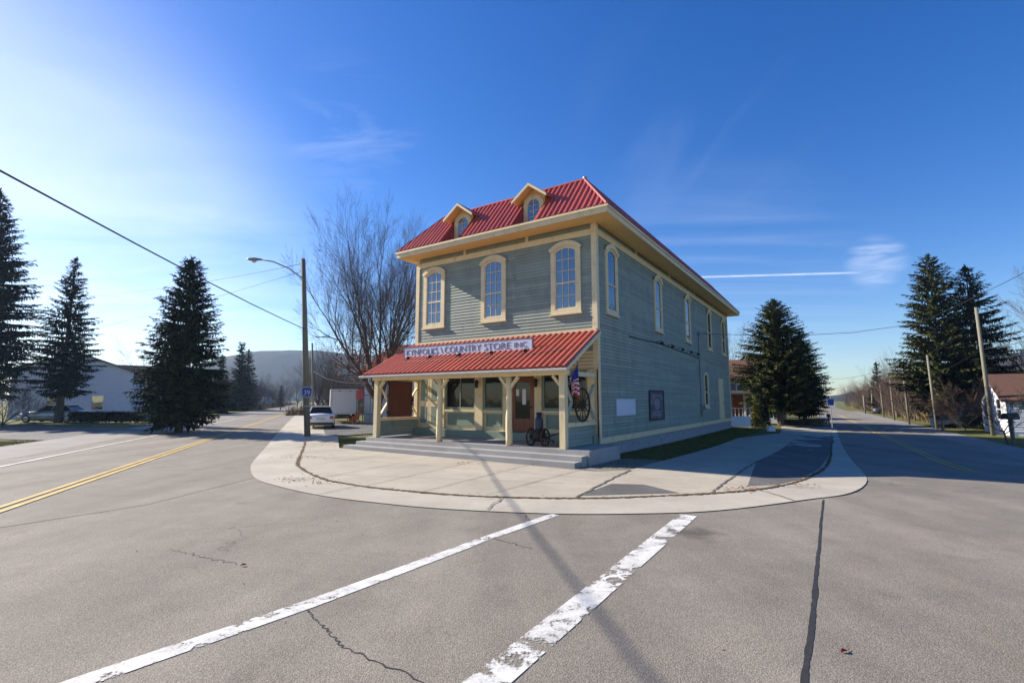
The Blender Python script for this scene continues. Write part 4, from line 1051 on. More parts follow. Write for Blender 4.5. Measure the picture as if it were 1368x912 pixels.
vs=[v for r_ in prof for v in r_]; fs=[(i*10+k,i*10+(k+1)%10,(i+1)*10+(k+1)%10,(i+1)*10+k) for i in range(4) for k in range(10)]+[tuple(range(10)),tuple(range(40,50))]
hd.add(vs,fs); lh=hd.build('lamp_head',M['lampgrey'],lp,True)
lz=MB().lathe(e+hx*.38+Vector((0,0,-.085)),[(.11,0),(.09,-.06),(.04,-.09),(0,-.095)],10).build('lamp_lens',M['lens'],lh,True)
MB().box(-.17,.17,-.19,-.15,1.55,1.58).build('strap',M['steel'],lp)
# route sign
sp=at(410,524,pb.y-.2)
rs=empty('route_sign',sp,R(14),'blue five-sided route sign with pale numerals on the street lamp pole','sign')
pent=[(0,.30),(-.14,.31),(-.29,.24),(-.25,-.19),(0,-.29),(.25,-.19),(.29,.24),(.14,.31)]
MB().prism(pent[::-1],lambda x,z,d:(x,-d,z),0,.012).build('sign_plate',M['signblue'],rs)
MB().ring([(x*.93,z*.93) for x,z in pent],[(x*.87,z*.87) for x,z in pent],lambda x,z,d:(x,-d,z),.0125,.016).build('sign_border',M['signyel'],rs)
text_mesh('39',.33,M['signyel'],rs,(0,-.016,-.02),rot,'numerals',.003,1,'CENTER')
pole('thin pale pole standing just behind the street lamp pole',gp(419,570),at(417,458,gp(419,570).y),.075,'wood_pole_lt')
pole('far wooden pole beyond the street lamp pole along left road',(at(407,548,62).x,62,0),at(405,463,62),.14)
def wire(label,pts,r=.012,m='cable',sag=0,name='overhead_wire',group=None):
    a,b=Vector(pts[0]),Vector(pts[-1])
    if len(pts)==2:
        pts=[a.lerp(b,k/16)-Vector((0,0,sag*4*(k/16)*(1-k/16))) for k in range(17)]
    return tag(MB().tube(pts,r,6).build(name,M[m],smooth=True),label,'wire',group)
ca=at(408,440,pb.y); cb=at(0,228,8.0); dirn=(cb-ca); 
cc_=[ca+dirn*t+Vector((0,0,-.10*math.sin(math.pi*min(1,t)) +(.25*(t-1) if t>1 else 0))) for t in (0,.2,.4,.6,.8,1,1.3,1.6,2.0)]
wire('thick black cable sweeping from the street lamp pole past the upper left edge',cc_,.018)
wire('upper thin wire from the street lamp pole top to the left',[at(405,352,pb.y),at(70,398,44)],.012,sag=.4)
wire('lower thin wire from the street lamp pole to the left',[at(405,362,pb.y),at(60,452,46)],.010,sag=.3)
wire('pale sagging service wire from thin pole to the white house behind',[at(419,496,30),at(437,506,32.5),at(460,511,35),at(495,512,37)],.02,'cable_w')
# right poles
RP=[((1327,581),(1303,403),.125,None,'tall near utility pole before the white house on the right'),
    ((1252,572),(1238,468),.11,None,'second utility pole from the right, beside the old spruces'),
    ((1215,567),(1205,484),.10,[(.985,1.9,.3)],'third utility pole from the right, with a cross arm and lamp'),
    ((1195,561),(1188,500),.10,[(.97,2.0,.3)],'fourth utility pole from the right at the brown wood'),
    ((1181,557),(1175,509),.10,[(.97,2.0,.3)],'fifth utility pole from the right at the brown wood'),
    ((1156,552),(1153,525),.14,None,'pale far pole close to the right road edge'),
    ((1166,552),(1164,517),.14,[(.97,2.4,.3)],'farthest cross-armed pole along the right road')]
tops=[]
for (bx_,tx_,r_,cr_,lab) in RP:
    b0=gp(*bx_); tp=at(tx_[0],tx_[1],b0.y); tops.append((b0,tp)); pole(lab,b0,tp,r_,'wood_pole_lt',cr_)
b0,tp=tops[2]; 
par=[o for o in bpy.data.objects if o.get('label','').startswith('third utility')][0]
MB().tube([Vector((0,0,tp.z-.3)),Vector((-.2,-.2,tp.z+.02)),Vector((.1,-.8,tp.z+.15))],.03,6).lathe(Vector((.12,-.9,tp.z+.12)),[(0,.08),(.1,.06),(.14,-.03),(0,-.05)],8).build('lamp_arm',M['lampgrey'],par)
def along(i,f): b0,tp=tops[i]; return b0.lerp(tp,f)
for (i,j,f0,f1,s,lab) in ((0,1,.62,.66,.15,'middle wire between the near right pole and the second pole'),(0,1,.86,.95,.2,'upper wire between the near right pole and the second pole'),(1,2,.95,.96,.15,'wire between the second and third poles on the right'),(2,3,.97,.97,.2,'wire between the third and fourth poles on the right'),(3,4,.97,.97,.15,'wire between the fourth and fifth poles on the right'),(4,6,.97,.97,.2,'wire between the fifth pole and farthest pole on the right')):
    wire(lab,[along(i,f0),along(j,f1)],.011,sag=s)
wire('middle wire running from the near right pole off the right edge',[along(0,.62),at(1400,446,20)],.012,sag=.1)
wire('lower wire running from the near right pole off the right edge',[along(0,.57),at(1400,470,20)],.012,sag=.1)
wire('faint long wire from the third right pole to behind the spruces by the store',[along(2,.98),at(1085,505,62)],.014,sag=.6)
wire('black service wire from the store side wall across the right road',[st(.12,14.4,5.78),at(1050,449,29),at(1140,444,27.5),at(1230,431.5,26),at(1335,381,22),at(1420,338,19)],.013)
# ------------------------------------------------------------ houses
def house(name,label,loc,rz,w,d,h,rh,axis='x',wm='wallw',rm='shingle',wins=(),doors=(),chim=None,ov=.35,hm=.1,cat='house'):
    o=empty(name,loc,rz,label,cat); b=MB()
    x0,x1,y0,y1=-w/2,w/2,-d/2,d/2
    F4=dict(f=(lambda s,z,dd:(s,y0-dd,z)),b=(lambda s,z,dd:(s,y1+dd,z)),l=(lambda s,z,dd:(x0-dd,s,z)),r=(lambda s,z,dd:(x1+dd,s,z)))
    siding(b,x0,x1,.25,h,F4['f'],.16); siding(b,x0,x1,.25,h,F4['b'],.16); siding(b,y0,y1,.25,h,F4['l'],.16); siding(b,y0,y1,.25,h,F4['r'],.16)
    b.box(x0+.01,x1-.01,y0+.01,y1-.01,-.1,.25)
    for sgn in (-1,1):
        if axis=='x':
            b.add([(x0 if sgn<0 else x1,y0,h),(x0 if sgn<0 else x1,y1,h),(x0 if sgn<0 else x1,0,h+rh)],[(0,1,2)])
        else: b.add([(x0,y0 if sgn<0 else y1,h),(x1,y0 if sgn<0 else y1,h),(0,y0 if sgn<0 else y1,h+rh)],[(0,1,2)])
    b.build('wall',M[wm],o,recalc=False)
    r=MB(); th=.14
    hw=(d if axis=='x' else w)/2; k=rh/hw; e=hw+ov; ln=(w if axis=='x' else d)/2+ov
    for s in (-1,1):
        P=[(-ln,0,h+rh+.02),(ln,0,h+rh+.02),(ln,s*e,h-ov*k+.02),(-ln,s*e,h-ov*k+.02)]; Q=[(a,bb,c+th) for a,bb,c in P]
        vs=P+Q
        if axis!='x': vs=[(bb,a,c) for a,bb,c in vs]
        r.add(vs,[(0,1,2,3),(4,5,6,7),(0,1,5,4),(1,2,6,5),(2,3,7,6),(3,0,4,7)])
    ro_=r.build('roof',M[rm],o)
    if chim: MB().box(chim[0]-.3,chim[0]+.3,chim[1]-.3,chim[1]+.3,h+.2,h+rh+.8).build('chimney',M['shingle_r'],ro_)
    for (fc,s,z,ww,hh) in wins:
        mp=F4[fc]
        wf=MB().ring([(s-ww/2-.1,z-.1),(s+ww/2+.1,z-.1),(s+ww/2+.1,z+hh+.12),(s-ww/2-.1,z+hh+.12)],[(s-ww/2,z),(s+ww/2,z),(s+ww/2,z+hh),(s-ww/2,z+hh)],mp,.003,.06)
        wf.prism([(s-ww/2,z+hh/2-.025),(s+ww/2,z+hh/2-.025),(s+ww/2,z+hh/2+.025),(s-ww/2,z+hh/2+.025)],mp,.028,.05)
        wo=wf.build('window',M['wallw'] if wm!='wallw' else M['wallw'],o)
        g=MB(); g.add([mp(s-ww/2,z,.025),mp(s+ww/2,z,.025),mp(s+ww/2,z+hh,.025),mp(s-ww/2,z+hh,.025)],[(0,1,2,3)]); g.build('pane',M['glass'],wo,recalc=False)
    for (fc,s,ww,hh) in doors:
        mp=F4[fc]; dd_=MB().prism([(s-ww/2,.25),(s+ww/2,.25),(s+ww/2,.25+hh),(s-ww/2,.25+hh)],mp,.021,.06).build('door',M['door'],o)
        MB().tube([mp(s+ww*.35,1.2,.061),mp(s+ww*.35,1.2,.12)],.03,6).build('handle',M['steel'],dd_)
    return o
# left white house: main gable and rear wing
hY=52
hx_=at(84,552,hY).x
wA=house('white_house','two-storey white gabled house in shade behind the parked silver sedan',(hx_-1.5,hY+3,0),R(40),9.5,9,4.9,1.8,'y','wallw','shingle_g',
   [('f',-1.6,3.0,.9,1.4),('f',-1.6,.9,.9,1.4),('f',1.9,.9,.9,1.4),('r',-2,.9,.9,1.4),('r',-2,3.0,.9,1.4),('r',2,3.0,.9,1.4)],[('r',1,1.0,2.0)])
house('white_wing','pale rear wing with dark roof joined behind the white gabled house',(hx_-1.0,hY+11.5,0),R(40),11,6,4.6,1.5,'x','wallw','shingle',[('f',1,3.2,.9,1.3),('f',4,3.2,.9,1.3)])
# house behind porch left (white with red roof)
hp=at(494,563,39)
house('white_house','sunlit white house with dull red roof behind the large bare tree, left of the porch',(hp.x+3.6,44,0),R(-20),6.6,9,4.3,2.4,'x','wallw','shingle_r',[('l',-2.6,1.0,.9,1.4),('l',1.5,1.0,.9,1.4),('f',-2,1.0,.9,1.4),('f',1.2,1.0,.9,1.4)],[('l',-.6,1.0,2.1)])
# far left houses
for x,y,Y,wd,rm,lab in ((318,545,95,9,'shingle','far white house with dark roof beyond the broad spruce'),(345,543,125,9,'shingle_g','farther pale house with grey roof along the left road'),(270,548,75,8,'shingle','low pale house half hidden behind the broad spruce'),(300,540,150,12,'shingle_g','most distant pale house at the foot of the left hill')):
    b=at(x,y,Y); house('white_house',lab,(b.x-3,Y,0),R(62),wd,7,2.9,2.0,'x','wallb',rm,[('f',-2,1.0,1,1.3),('f',2,1.0,1,1.3),('r',0,1.0,1,1.3)],[('f',0,1.0,2.0)])
# right: brown-roofed house behind the store
hb=at(985,565,47)
hh_=house('porch_house','grey house with brown roof and front porch beyond the rear of the store',(hb.x+1.0,49,0),R(-32),8,7,4.0,1.7,'x','wallg','shingle_b',[('f',-2.2,2.75,.9,1.1),('f',1.0,2.75,.9,1.1),('f',2.9,2.75,.6,1.1),('f',-2,.9,1.2,1.4),('r',0,2.75,.9,1.1)],[('f',.6,1.0,2.0)],chim=(-2.6,0))
pp=MB(); pp.box(-4,4,-5.4,-3.55,-.1,.35)
for x in (-3.9,-1.3,1.3,3.9): pp.box(x-.08,x+.08,-5.35,-5.2,.351,2.38)
for x in [-3.7+.3*k for k in range(25)]: pp.box(x-.03,x+.03,-5.3,-5.24,.351,1.15)
pp.box(-3.85,3.85,-5.31,-5.23,1.151,1.21)
pp.build('porch',M['wallw'],hh_)
rf=MB(); rf.add([(-4.3,-5.7,2.36),(4.3,-5.7,2.36),(4.3,-3.53,2.66),(-4.3,-3.53,2.66),(-4.3,-5.7,2.48),(4.3,-5.7,2.48),(4.3,-3.53,2.78),(-4.3,-3.53,2.78)],[(0,1,2,3),(4,5,6,7),(0,1,5,4),(1,2,6,5),(2,3,7,6),(3,0,4,7)])
rf.build('porch_roof',M['shingle'],hh_)
gf=empty('garden_fence',Vector((at(989,572,37.5).x,37.5,0)),R(-8),'pale weathered board fence panel at the rear corner of the store','fence')
fb_=MB()
for k in range(10): fb_.box(-.75+k*.15,-.61+k*.15,-.012,.012,.02,.80)
fb_.build('boards',M['wallw'],gf)
MB().box(-.78,-.70,.013,.09,0,.88).box(.70,.78,.013,.09,0,.88).box(-.69,.69,.013,.05,.2,.27).box(-.69,.69,.013,.05,.6,.67).build('posts_and_rails',M['wallw'],gf)
house('blue_house','blue-grey house partly hidden behind the dense spruce trunk',(29,64,0),R(-32),8,7,2.9,1.8,'x','wallb','shingle',[('f',-3,.9,1,1.3),('f',0,.9,1,1.3),('f',3,.9,1,1.3)],[('f',1.5,1,2)])
house('white_shed','small white outbuilding behind the old spruces on the right',gp(1278,570),R(20),2.6,2.4,2.1,.8,'y','wallw','shingle_g',[('l',0,.9,.6,.8)],[('f',0,.8,1.8)])
house('white_house','white house with brown roof at the right edge behind the mailbox',gp(1352,582)+Vector((math.cos(R(-32))*4.5-math.sin(R(-32))*3.3,math.sin(R(-32))*4.5+math.cos(R(-32))*3.3,0)),R(-32),9.0,6.0,2.3,1.6,'x','wallw','shingle_b',[('l',-1.4,1.0,.9,1.3),('l',1.2,1.0,.9,1.3),('f',-2.4,1.0,1.0,1.3),('f',.4,1.0,1.4,1.3)],[('f',-1,1.0,2.0)],chim=(1.5,0))
# ------------------------------------------------------------ vehicles
def car(label,loc,rz,paint,L_=4.7,Wd=1.78,Ht=1.45,name='parked_sedan',cat='car'):
    o=empty(name,loc,rz,label,cat)     # front towards +x
    st_=[(-L_/2,.62,.78,.62),(-L_/2+.08,.80,.90,.74),(-L_/2+.5,.88,.98,.82),(-.9,.92,.96,.86),(.3,.92,.95,.87),(L_/2-1.35,.91,.92,.84),(L_/2-.5,.86,.80,.76),(L_/2-.08,.74,.66,.66),(L_/2,.56,.55,.5)]
    b=MB(); k=Wd/1.84; prof=[]
    for x,w,hb,wt in st_:
        z0=.22 if abs(x)<L_/2-.3 else .30
        prof.append([(x,-w*k*.92,z0),(x,-w*k,.45),(x,-w*k,.66*hb+.1),(x,-wt*k,hb),(x,0,hb+.03),(x,wt*k,hb),(x,w*k,.66*hb+.1),(x,w*k,.45),(x,w*k*.92,z0)])
    n=9; vs=[v for p in prof for v in p]; fs=[(i*n+j,i*n+(j+1)%n,(i+1)*n+(j+1)%n,(i+1)*n+j) for i in range(len(prof)-1) for j in range(n)]
    fs+=[tuple(range(n)),tuple((len(prof)-1)*n+j for j in range(n))]; b.add(vs,fs); b.build('body',paint,o,True)
    xa,xb,xc,xd=-L_/2+.62,-L_/2+1.15,.35,L_/2-1.5
    zb=.955; zt=Ht
    def cabin(ins,dz): return [(xa+ins,-.80*k+ins*.3,zb),(xd-ins,-.80*k+ins*.3,zb-.04),(xc,-.60*k,zt-dz),(xb+.1,-.60*k,zt-dz),(xa+ins,.80*k-ins*.3,zb),(xd-ins,.80*k-ins*.3,zb-.04),(xc,.60*k,zt-dz),(xb+.1,.60*k,zt-dz)]
    g=MB(); g.add(cabin(0,.03),[(0,1,2,3),(4,7,6,5),(1,5,6,2),(0,3,7,4)]); g.build('windows',M['glass_dk'],o,recalc=False)
    r=MB(); v=cabin(0,.03); V3=[Vector(q) for q in v]
    r.prism([(xb-.02,-.625*k),(xc+.06,-.625*k),(xc+.06,.625*k),(xb-.02,.625*k)],lambda x,y,z:(x,y,z),zt-.035,zt)
    for (a,b_) in ((0,3),(1,2),(4,7),(5,6)): r.bar(V3[a],V3[b_],.07,.07)
    for s in (-1,1): r.bar((-.25,s*.81*k,zb),(-.3,s*.62*k,zt-.03),.07,.05)
    r.build('roof',paint,o)
    for x in (-L_/2+.95,L_/2-.9):
        for s in (-1,1):
            y=s*(Wd/2-.10)
            wv=MB().lathe((x,y,.32),[(.0,-.09),(.24,-.09),(.32,-.07),(.32,.07),(.24,.09),(.0,.09)],18,0,'y').build('wheel',M['tyre'],o,True)
            MB().lathe((x,y+s*.092,.32),[(.0,-.005),(.2,-.005),(.21,.01),(.05,.015),(0,.015)],14,0,'y').build('rim',M['rim'],wv)
    for s in (-1,1):
        MB().box(-L_/2-.01,-L_/2+.22,s*.80*k-.11*(s>0)*2+(0 if s>0 else 0),s*.80*k+.11*(s<0)*2,.66,.83).build('tail_light',M['tail'],o)
        MB().box(L_/2-.25,L_/2-.02,s*.68*k-.14,s*.68*k+.14,.58,.69).build('headlight',M['lens'],o)
        MB().lathe((xd-.25,s*.93*k,.98),[(0,-.09),(.07,-.06),(.08,.05),(0,.09)],8,0,'y').build('mirror',paint,o,True)
    MB().box(-L_/2-.03,-L_/2+.1,-.80*k,.80*k,.28,.42).build('bumper',M['plastic'],o)
    MB().box(-L_/2-.02,-L_/2+.0,-.26,.26,.60,.72).build('plate',M['plate'],o)
    return o
wc=gp(411,573)
car('white sedan parked behind the street lamp pole with its rear facing us',(wc.x,wc.y+2.2,0),R(110.5),M['carw'])
sc_=gp(64,564); car('silver sedan parked side-on under the dark trees on the left',(sc_.x,sc_.y+.6,0),R(186),M['cars'],5.0)
tk=empty('box_truck',(gp(441,566).x,gp(441,566).y+2.8,0),R(110.5),'white box truck parked beyond the white sedan, rear door closed','truck')
MB().box(-2.8,2.2,-1.05,1.05,.75,2.75).build('cargo_box',M['boxw'],tk)
MB().ring([(-1.05,.75),(1.05,.75),(1.05,2.75),(-1.05,2.75)],[(-.93,.85),(.93,.85),(.93,2.55),(-.93,2.55)],lambda s,z,d:(-2.8-d,s,z),.002,.05).build('door_frame',M['steel'],tk)
cbm=MB(); cbm.prism([(2.25,.5),(4.3,.5),(4.35,1.15),(3.9,1.25),(3.4,2.1),(2.25,2.15)],lambda x,z,d:(x,d,z),-.95,.95); cbo=cbm.build('cab',M['carw'],tk)
MB().box(-2.75,2.2,-.5,.5,.5,.749).box(-2.95,-2.81,-1,1,.42,.58).build('chassis',M['plastic'],tk)
for x in (-1.7,3.3):
    for s in (-1,1): MB().lathe((x,s*.82,.42),[(0,-.14),(.3,-.14),(.42,-.11),(.42,.11),(.3,.14),(0,.14)],16,0,'y').build('wheel',M['tyre'],tk,True)
for s in (-1,1): MB().box(-2.97,-2.951,s*.8-.12,s*.8+.12,.44,.56).build('tail_light',M['tail'],tk)
# tiny vehicles at the vanishing end of the right road
q=offs(cl,-1.4)[6]; car('distant pale car on the right road near the horizon',(q[0],q[1],0),R(58),M['carw'])
q=offs(cl,-6.0)[4]; car('dark car parked off the left side of the right road',(q[0],q[1],0),R(58),M['card'])
q=offs(cl,7.5)[4]; car('small dark car parked at the foot of the brown wood',(q[0],q[1],0),R(-20),M['card'])
# ------------------------------------------------------------ mailboxes, signs, garden furniture
def mailbox(label,loc,rz,h=1.05,k=1.0):
    o=empty('mailbox',loc,rz,label,'mailbox'); MB().box(-.06,.06,-.06,.06,-.1,h).bar((-.3,0,h-.15),(.3,0,h-.15),.06).build('post',M['wood_pole'],o)
    pr_=[(-.1*k,0),(.1*k,0),(.1*k,.12*k)]+[(.1*k*math.cos(t*math.pi/6),.12*k+.1*k*math.sin(t*math.pi/6)) for t in range(1,6)]+[(-.1*k,.12*k)]
    bx=MB().prism(pr_,lambda x,z,d:(d,x,h+.001+z),-.3*k,.3*k).build('box',M['mailbox'],o)
    MB().box(-.2,-.14,.102*k,.115*k,h+.1,h+.3).build('flag',M['tail'],bx); return o
mb=gp(1354,592); mailbox('black mailbox on dark post before the white house at the right edge',(mb.x,mb.y,0),R(15),1.25,1.5)
mb=gp(1260,576); mailbox('black mailbox on short post by the second right utility pole',(mb.x,mb.y,0),R(15),.85,1.4)
mb=gp(1108,571); mailbox('dark mailbox on the grass left of the right road, under the blue sign',(mb.x,mb.y,0),R(60),.85,1.3)
bs=at(1110,541,36); bo=empty('street_sign',(bs.x,36,0),R(-10),'blue square sign on a thin post left of the right road','sign')
MB().tube([(0,.03,-.1),(0,.03,2.2)],.03,6).build('post',M['steel'],bo); MB().box(-.2,.2,-.015,.0,1.5,1.95).build('sign_plate',M['blueback'],bo)
wb=at(1028,571,35); o=empty('stone_block',(wb.x,34.8,0),0,'small pale stone block at the foot of the dense spruce','block'); MB().prism([(-.24,0),(.24,0),(.21,.3),(.06,.36),(-.2,.32)],lambda x,z,d:(x,d,z),-.14,.14).build('block',M['white_sign'],o)
ac=empty('garden_chair',Vector((gp(473,566).x,gp(473,566).y,0)),R(-120),'bright orange slatted garden chair on the lawn beyond the porch','chair')
sb=MB()
for k in range(5): sb.box(-.1+k*.11,-.01+k*.11,-.27,.27,.33-k*-.02,.355-k*-.02)
sb.build('seat',M['orange'],ac)
bk=MB()
for k in range(5): bk.bar((-.12,-.22+k*.11,.3),(-.42,-.26+k*.13,1.0-.03*abs(k-2)),.10,.025,0,(1,0,0))
bk.build('backrest',M['orange'],ac)
for s in (-1,1):
    MB().bar((.42,s*.3,0),(.42,s*.3,.55),.09,.03).build('leg',M['orange'],ac); MB().bar((-.35,s*.3,0),(-.1,s*.3,.55),.09,.03).build('leg',M['orange'],ac); MB().box(-.3,.5,s*.33-.07,s*.33+.07,.551,.575).build('armrest',M['orange'],ac)
ga=empty('garden_arbor',(at(470,562,36).x,39.5,0),R(-20),'thin green garden arbor standing between the box truck and the white house','frame')
for x in (-.65,.65):
    for y in (-.4,.4): MB().tube([(x,y,-.1),(x*.95,y,2.25)],.035,6).build('post',M['greenw'],ga)
MB().bar((-.75,-.4,2.28),(.75,-.4,2.28),.06).bar((-.75,.4,2.28),(.75,.4,2.28),.06).bar((-.6,-.4,2.28),(-.6,.4,2.28),.05).bar((.6,-.4,2.28),(.6,.4,2.28),.05).build('top_beam',M['greenw'],ga)
MB().box(-.6,.6,-.25,.25,.75,.81).build('shelf',M['greenw'],ga)
fl=empty('house_flag',at(484,527,37)-Vector((0,0,.0)),R(20),'small faded red flag by the white house behind the porch','flag')
MB().tube([(.1,0,-.9),(.1,0,.5)],.02,6).build('flag_pole',M['wood_pole_lt'],fl)
c_=MB()
for j in range(9):
    for i in range(7): c_.v.append((.1-.09*i,.05*math.sin(i*1.3+j*.4),.45-.09*j-.02*i))
for j in range(8):
    for i in range(6): a=j*7+i; c_.f.append((a,a+1,a+8,a+7)); c_.m.append(0)
c_.build('flag_cloth',M['pinkflag'],fl,True)
# leaves on the ground
rn=random.Random(15); lm=MB()
def leaf(mb_,c,s):
    a=rn.uniform(0,6.28); u=Vector((math.cos(a),math.sin(a),0))*s; v=Vector((-u.y,u.x,0))*.55
    mb_.add([c-u+Vector((0,0,.012*rn.random())),c+v*.9+Vector((0,0,.02*rn.random())),c+u+Vector((0,0,.03*rn.random())),c-v+Vector((0,0,.012))],[(0,1,2,3)])
for (cx,cy,n,sp) in ((-5.0,12.0,60,.35),(-4.4,11.5,25,.3),(4.9,10.75,60,.28),(6.3,11.2,40,.25),(-6.8,16.5,60,.5),(-1.4,15.0,20,.4),(-9.4,23.3,50,.5)):
    for k in range(n): leaf(lm,Vector((cx+rn.gauss(0,sp),cy+rn.gauss(0,sp*.5),.032)),rn.uniform(.015,.04))
for k in range(70):
    q=curb[rn.randrange(12,len(curb)-12)]; leaf(lm,Vector((q[0]+rn.gauss(0,.12),q[1]+rn.gauss(0,.12),.034)),rn.uniform(.012,.035))
for k in range(40): leaf(lm,Vector((rn.uniform(-6,7),rn.uniform(3,9),.012)),rn.uniform(.006,.014))
tag(lm.build('fallen_leaves',M['brownleaf'],recalc=False),kind='stuff')
lv=empty('dead_leaf',gp(1128,871)+Vector((0,0,.006)),.4,'single reddish curled dead leaf lying on the asphalt at lower right','leaf')
c_=MB(); 
for (x,y,z) in ((-.06,0,.0),(-.03,.025,.015),(.01,.03,.03),(.05,.01,.012),(.075,0,.0),(.04,-.02,.02),(-.01,-.03,.026),(-.04,-.015,.01)): c_.v.append((x,y,z))
c_.v.append((.01,0,.004)); c_.f=[(i,(i+1)%8,8) for i in range(8)]; c_.m=[0]*8; c_.v=[(x*.6,y*.6,z*.6) for x,y,z in c_.v]; c_.build('leaf_blade',M['redleaf'],lv)
MB().tube([(.042,0,.002),(.07,.008,.006)],.003,5).build('leaf_stem',M['redleaf'],lv)
pc=empty('dead_leaf',gp(325,756)+Vector((0,0,.01)),.4,'tiny brown leaf lying on the asphalt left of the crosswalk','leaf')
c_=MB(); c_.v=[(-.04,0,0),(0,.025,.02),(.04,0,.005),(0,-.025,.015)]; c_.f=[(0,1,2),(0,2,3)]; c_.m=[0,0]; c_.build('leaf_blade',M['brownleaf'],pc)
#%%LIGHT
# ------------------------------------------------------------ light, sky, camera
ATT={'floodlight','wall_lamp','porch_lantern','shop_sign','wall_sign','mural_panel','notice_board','hanging_ornament','wagon_wheel','flag','iron_cart','milk_can','store_building','street_sign'}
for o_ in list(bpy.data.objects):
    if o_.parent is None and o_.type=='EMPTY' and o_.name.split('.')[0] not in ATT and abs(o_.location.z)<.3:
        o_.location.z+=gz(o_.location.x,o_.location.y)
    elif o_.parent is None and o_.name=='grass':
        for v in o_.data.vertices: v.co.z+=gz(v.co.x,v.co.y)
SUN_AZ=R(-65.5); SUN_EL=R(28.5)
w=bpy.data.worlds.new('World'); scene.world=w; w.use_nodes=True; nt=w.node_tree; bg=nt.nodes['Background']
sky=nt.nodes.new('ShaderNodeTexSky'); sky.sky_type='NISHITA'; sky.sun_disc=False; sky.sun_elevation=SUN_EL; sky.sun_rotation=SUN_AZ
sky.air_density=1.15; sky.dust_density=.55; sky.ozone_density=3.0; sky.altitude=900
hs=nt.nodes.new('ShaderNodeHueSaturation'); hs.inputs['Hue'].default_value=.516; hs.inputs['Saturation'].default_value=1.4; nt.links.new(sky.outputs[0],hs.inputs['Color'])
tc=nt.nodes.new('ShaderNodeTexCoord'); sep=nt.nodes.new('ShaderNodeSeparateXYZ'); nt.links.new(tc.outputs['Generated'],sep.inputs[0])
zc=mth(nt,'MAXIMUM',sep.outputs[2],.03)
cx=mth(nt,'DIVIDE',sep.outputs[0],zc); cy=mth(nt,'DIVIDE',sep.outputs[1],zc)
cmb=nt.nodes.new('ShaderNodeCombineXYZ'); nt.links.new(cx,cmb.inputs[0]); nt.links.new(cy,cmb.inputs[1])
def cloudnoise(rotz,scale,seed,detail=7,sc=1.0,dist=.8):
    mp=nt.nodes.new('ShaderNodeMapping'); mp.inputs['Rotation'].default_value=(0,0,rotz); mp.inputs['Scale'].default_value=scale; mp.inputs['Location'].default_value=(seed,seed*.7,0)
    nt.links.new(cmb.outputs[0],mp.inputs[0]); return noise(nt,mp.outputs[0],sc,detail,.6,dist)
def dirmask(px,py,r0,r1):
    d=_ray(px,py).normalized(); vm=nt.nodes.new('ShaderNodeVectorMath'); vm.operation='DOT_PRODUCT'; nt.links.new(tc.outputs['Generated'],vm.inputs[0]); vm.inputs[1].default_value=d
    mr=nt.nodes.new('ShaderNodeMapRange'); mr.interpolation_type='SMOOTHSTEP'; nt.links.new(vm.outputs['Value'],mr.inputs[0]); mr.inputs[1].default_value=math.cos(R(r1)); mr.inputs[2].default_value=math.cos(R(r0)); return mr.outputs[0]
cirrus=ramp(nt,cloudnoise(R(35),(.45,.8,1),3.1,4),[(.25,0.15),(.75,1.0)])
cl_left=mth(nt,'MULTIPLY',cirrus,mth(nt,'POWER',dirmask(10,400,0,31),1.3))
cl_left=mth(nt,'MULTIPLY',cl_left,.40)
wisp=ramp(nt,cloudnoise(R(-20),(1.2,3.0,1),8.3,8,1.2),[(.48,0.0),(.75,1.0)])
w1=mth(nt,'MULTIPLY',mth(nt,'MULTIPLY',wisp,dirmask(470,175,1,8)),.12)
w2=mth(nt,'MULTIPLY',mth(nt,'MULTIPLY',ramp(nt,cloudnoise(R(50),(1.5,2.5,1),1.3,8,1.0),[(.35,0.0),(.65,1.0)]),dirmask(1170,350,.5,2.8)),.28)
w3=mth(nt,'MULTIPLY',mth(nt,'MULTIPLY',ramp(nt,cloudnoise(R(20),(.25,2.2,1),5.3,6,.9),[(.42,0.0),(.7,1.0)]),dirmask(960,410,3,17)),.08)
w4=mth(nt,'MULTIPLY',mth(nt,'MULTIPLY',ramp(nt,cloudnoise(R(62),(2.2,.25,1),2.3,6,.9),[(.45,0.0),(.75,1.0)]),dirmask(930,170,3,14)),.05)
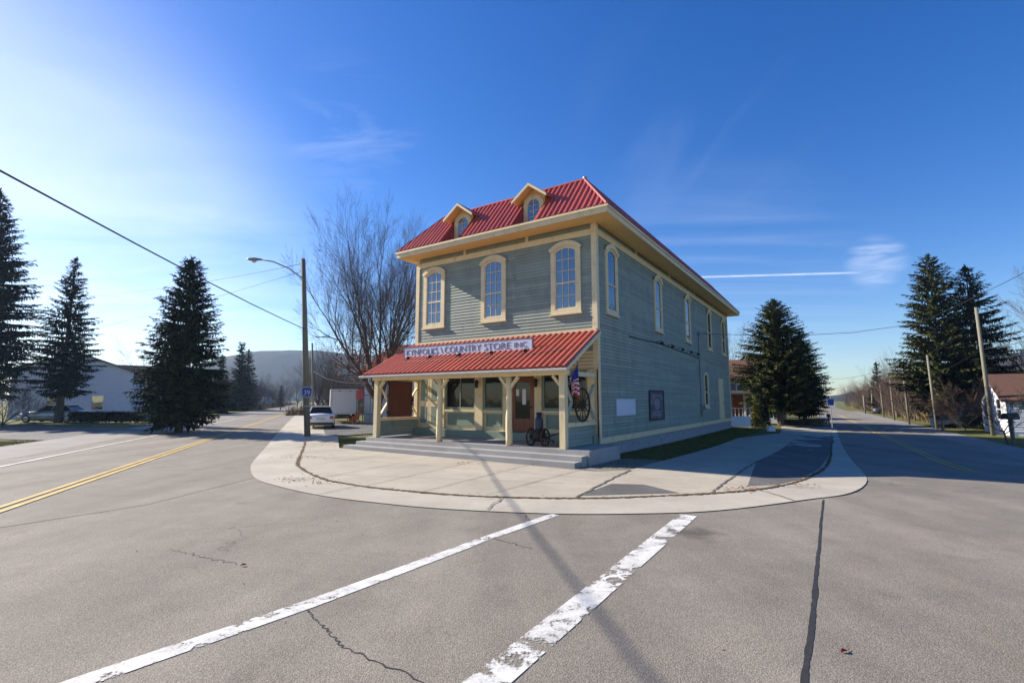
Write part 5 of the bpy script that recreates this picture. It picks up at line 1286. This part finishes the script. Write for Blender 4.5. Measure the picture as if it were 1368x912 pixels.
def contrail(a,b,wd,soft):
    A=_ray(*a).normalized(); B=_ray(*b).normalized(); nn=A.cross(B).normalized(); mid=(A+B).normalized(); half=math.acos(max(-1,min(1,A.dot(B))))/2
    v1=nt.nodes.new('ShaderNodeVectorMath'); v1.operation='DOT_PRODUCT'; nt.links.new(tc.outputs['Generated'],v1.inputs[0]); v1.inputs[1].default_value=nn
    x=mth(nt,'ABSOLUTE',v1.outputs['Value']); mr=nt.nodes.new('ShaderNodeMapRange'); mr.interpolation_type='SMOOTHSTEP'; nt.links.new(x,mr.inputs[0]); mr.inputs[1].default_value=wd; mr.inputs[2].default_value=wd*.1; mr.inputs[3].default_value=0; mr.inputs[4].default_value=1
    v2=nt.nodes.new('ShaderNodeVectorMath'); v2.operation='DOT_PRODUCT'; nt.links.new(tc.outputs['Generated'],v2.inputs[0]); v2.inputs[1].default_value=mid
    m2=nt.nodes.new('ShaderNodeMapRange'); m2.interpolation_type='SMOOTHSTEP'; nt.links.new(v2.outputs['Value'],m2.inputs[0]); m2.inputs[1].default_value=math.cos(half*1.05); m2.inputs[2].default_value=math.cos(half*soft)
    return mth(nt,'MULTIPLY',mr.outputs[0],m2.outputs[0])
ct_=mth(nt,'MULTIPLY',contrail((905,371),(1152,364),.0026,.72),mth(nt,'ADD',mth(nt,'MULTIPLY',cloudnoise(0,(3,3,1),4,6,2.0),.5),.12))
acc=cl_left
for x in (w1,w2,w3,w4,ct_): acc=mth(nt,'ADD',acc,x,True)
skyc=mixc(nt,hs.outputs[0],(9.0,9.2,9.6),acc)
nt.links.new(skyc,bg.inputs[0]); bg.inputs[1].default_value=.084
sun=bpy.data.lights.new('Sun','SUN'); sun.energy=5.0; sun.angle=R(.53); sun.color=(1.0,.91,.78)
so=bpy.data.objects.new('sun',sun); col.objects.link(so)
dv=Vector((math.sin(SUN_AZ)*math.cos(SUN_EL),math.cos(SUN_AZ)*math.cos(SUN_EL),math.sin(SUN_EL)))
so.rotation_euler=(-dv).to_track_quat('-Z','Y').to_euler(); so.location=(-30,10,30)
cam=bpy.data.cameras.new('Camera'); co=bpy.data.objects.new('camera',cam); col.objects.link(co); scene.camera=co
co.location=(0,0,CAMH); co.rotation_euler=(math.pi/2+PITCH,0,0)
cam.sensor_fit='HORIZONTAL'; cam.sensor_width=36; cam.lens=36*FPX/1368; cam.clip_end=6000; cam.clip_start=.05
vs_=scene.view_settings; vs_.view_transform='Standard'; vs_.look='None'; vs_.exposure=1.05; vs_.gamma=1; vs_.use_curve_mapping=False
# haze
HAZE=.00026
if HAZE:
    hz=MB().box(-1500,1500,-380,1500,-3,135).build('haze',None); hz.data.materials.clear()
    m=bpy.data.materials.new('haze_air'); m.use_nodes=True; n2=m.node_tree; n2.nodes.remove(n2.nodes['Principled BSDF'])
    pv=n2.nodes.new('ShaderNodeVolumePrincipled'); pv.inputs['Color'].default_value=(.5,.7,1,1); pv.inputs['Density'].default_value=HAZE; pv.inputs['Anisotropy'].default_value=.3
    n2.links.new(pv.outputs[0],n2.nodes['Material Output'].inputs['Volume']); hz.data.materials.append(m); tag(hz,kind='stuff')
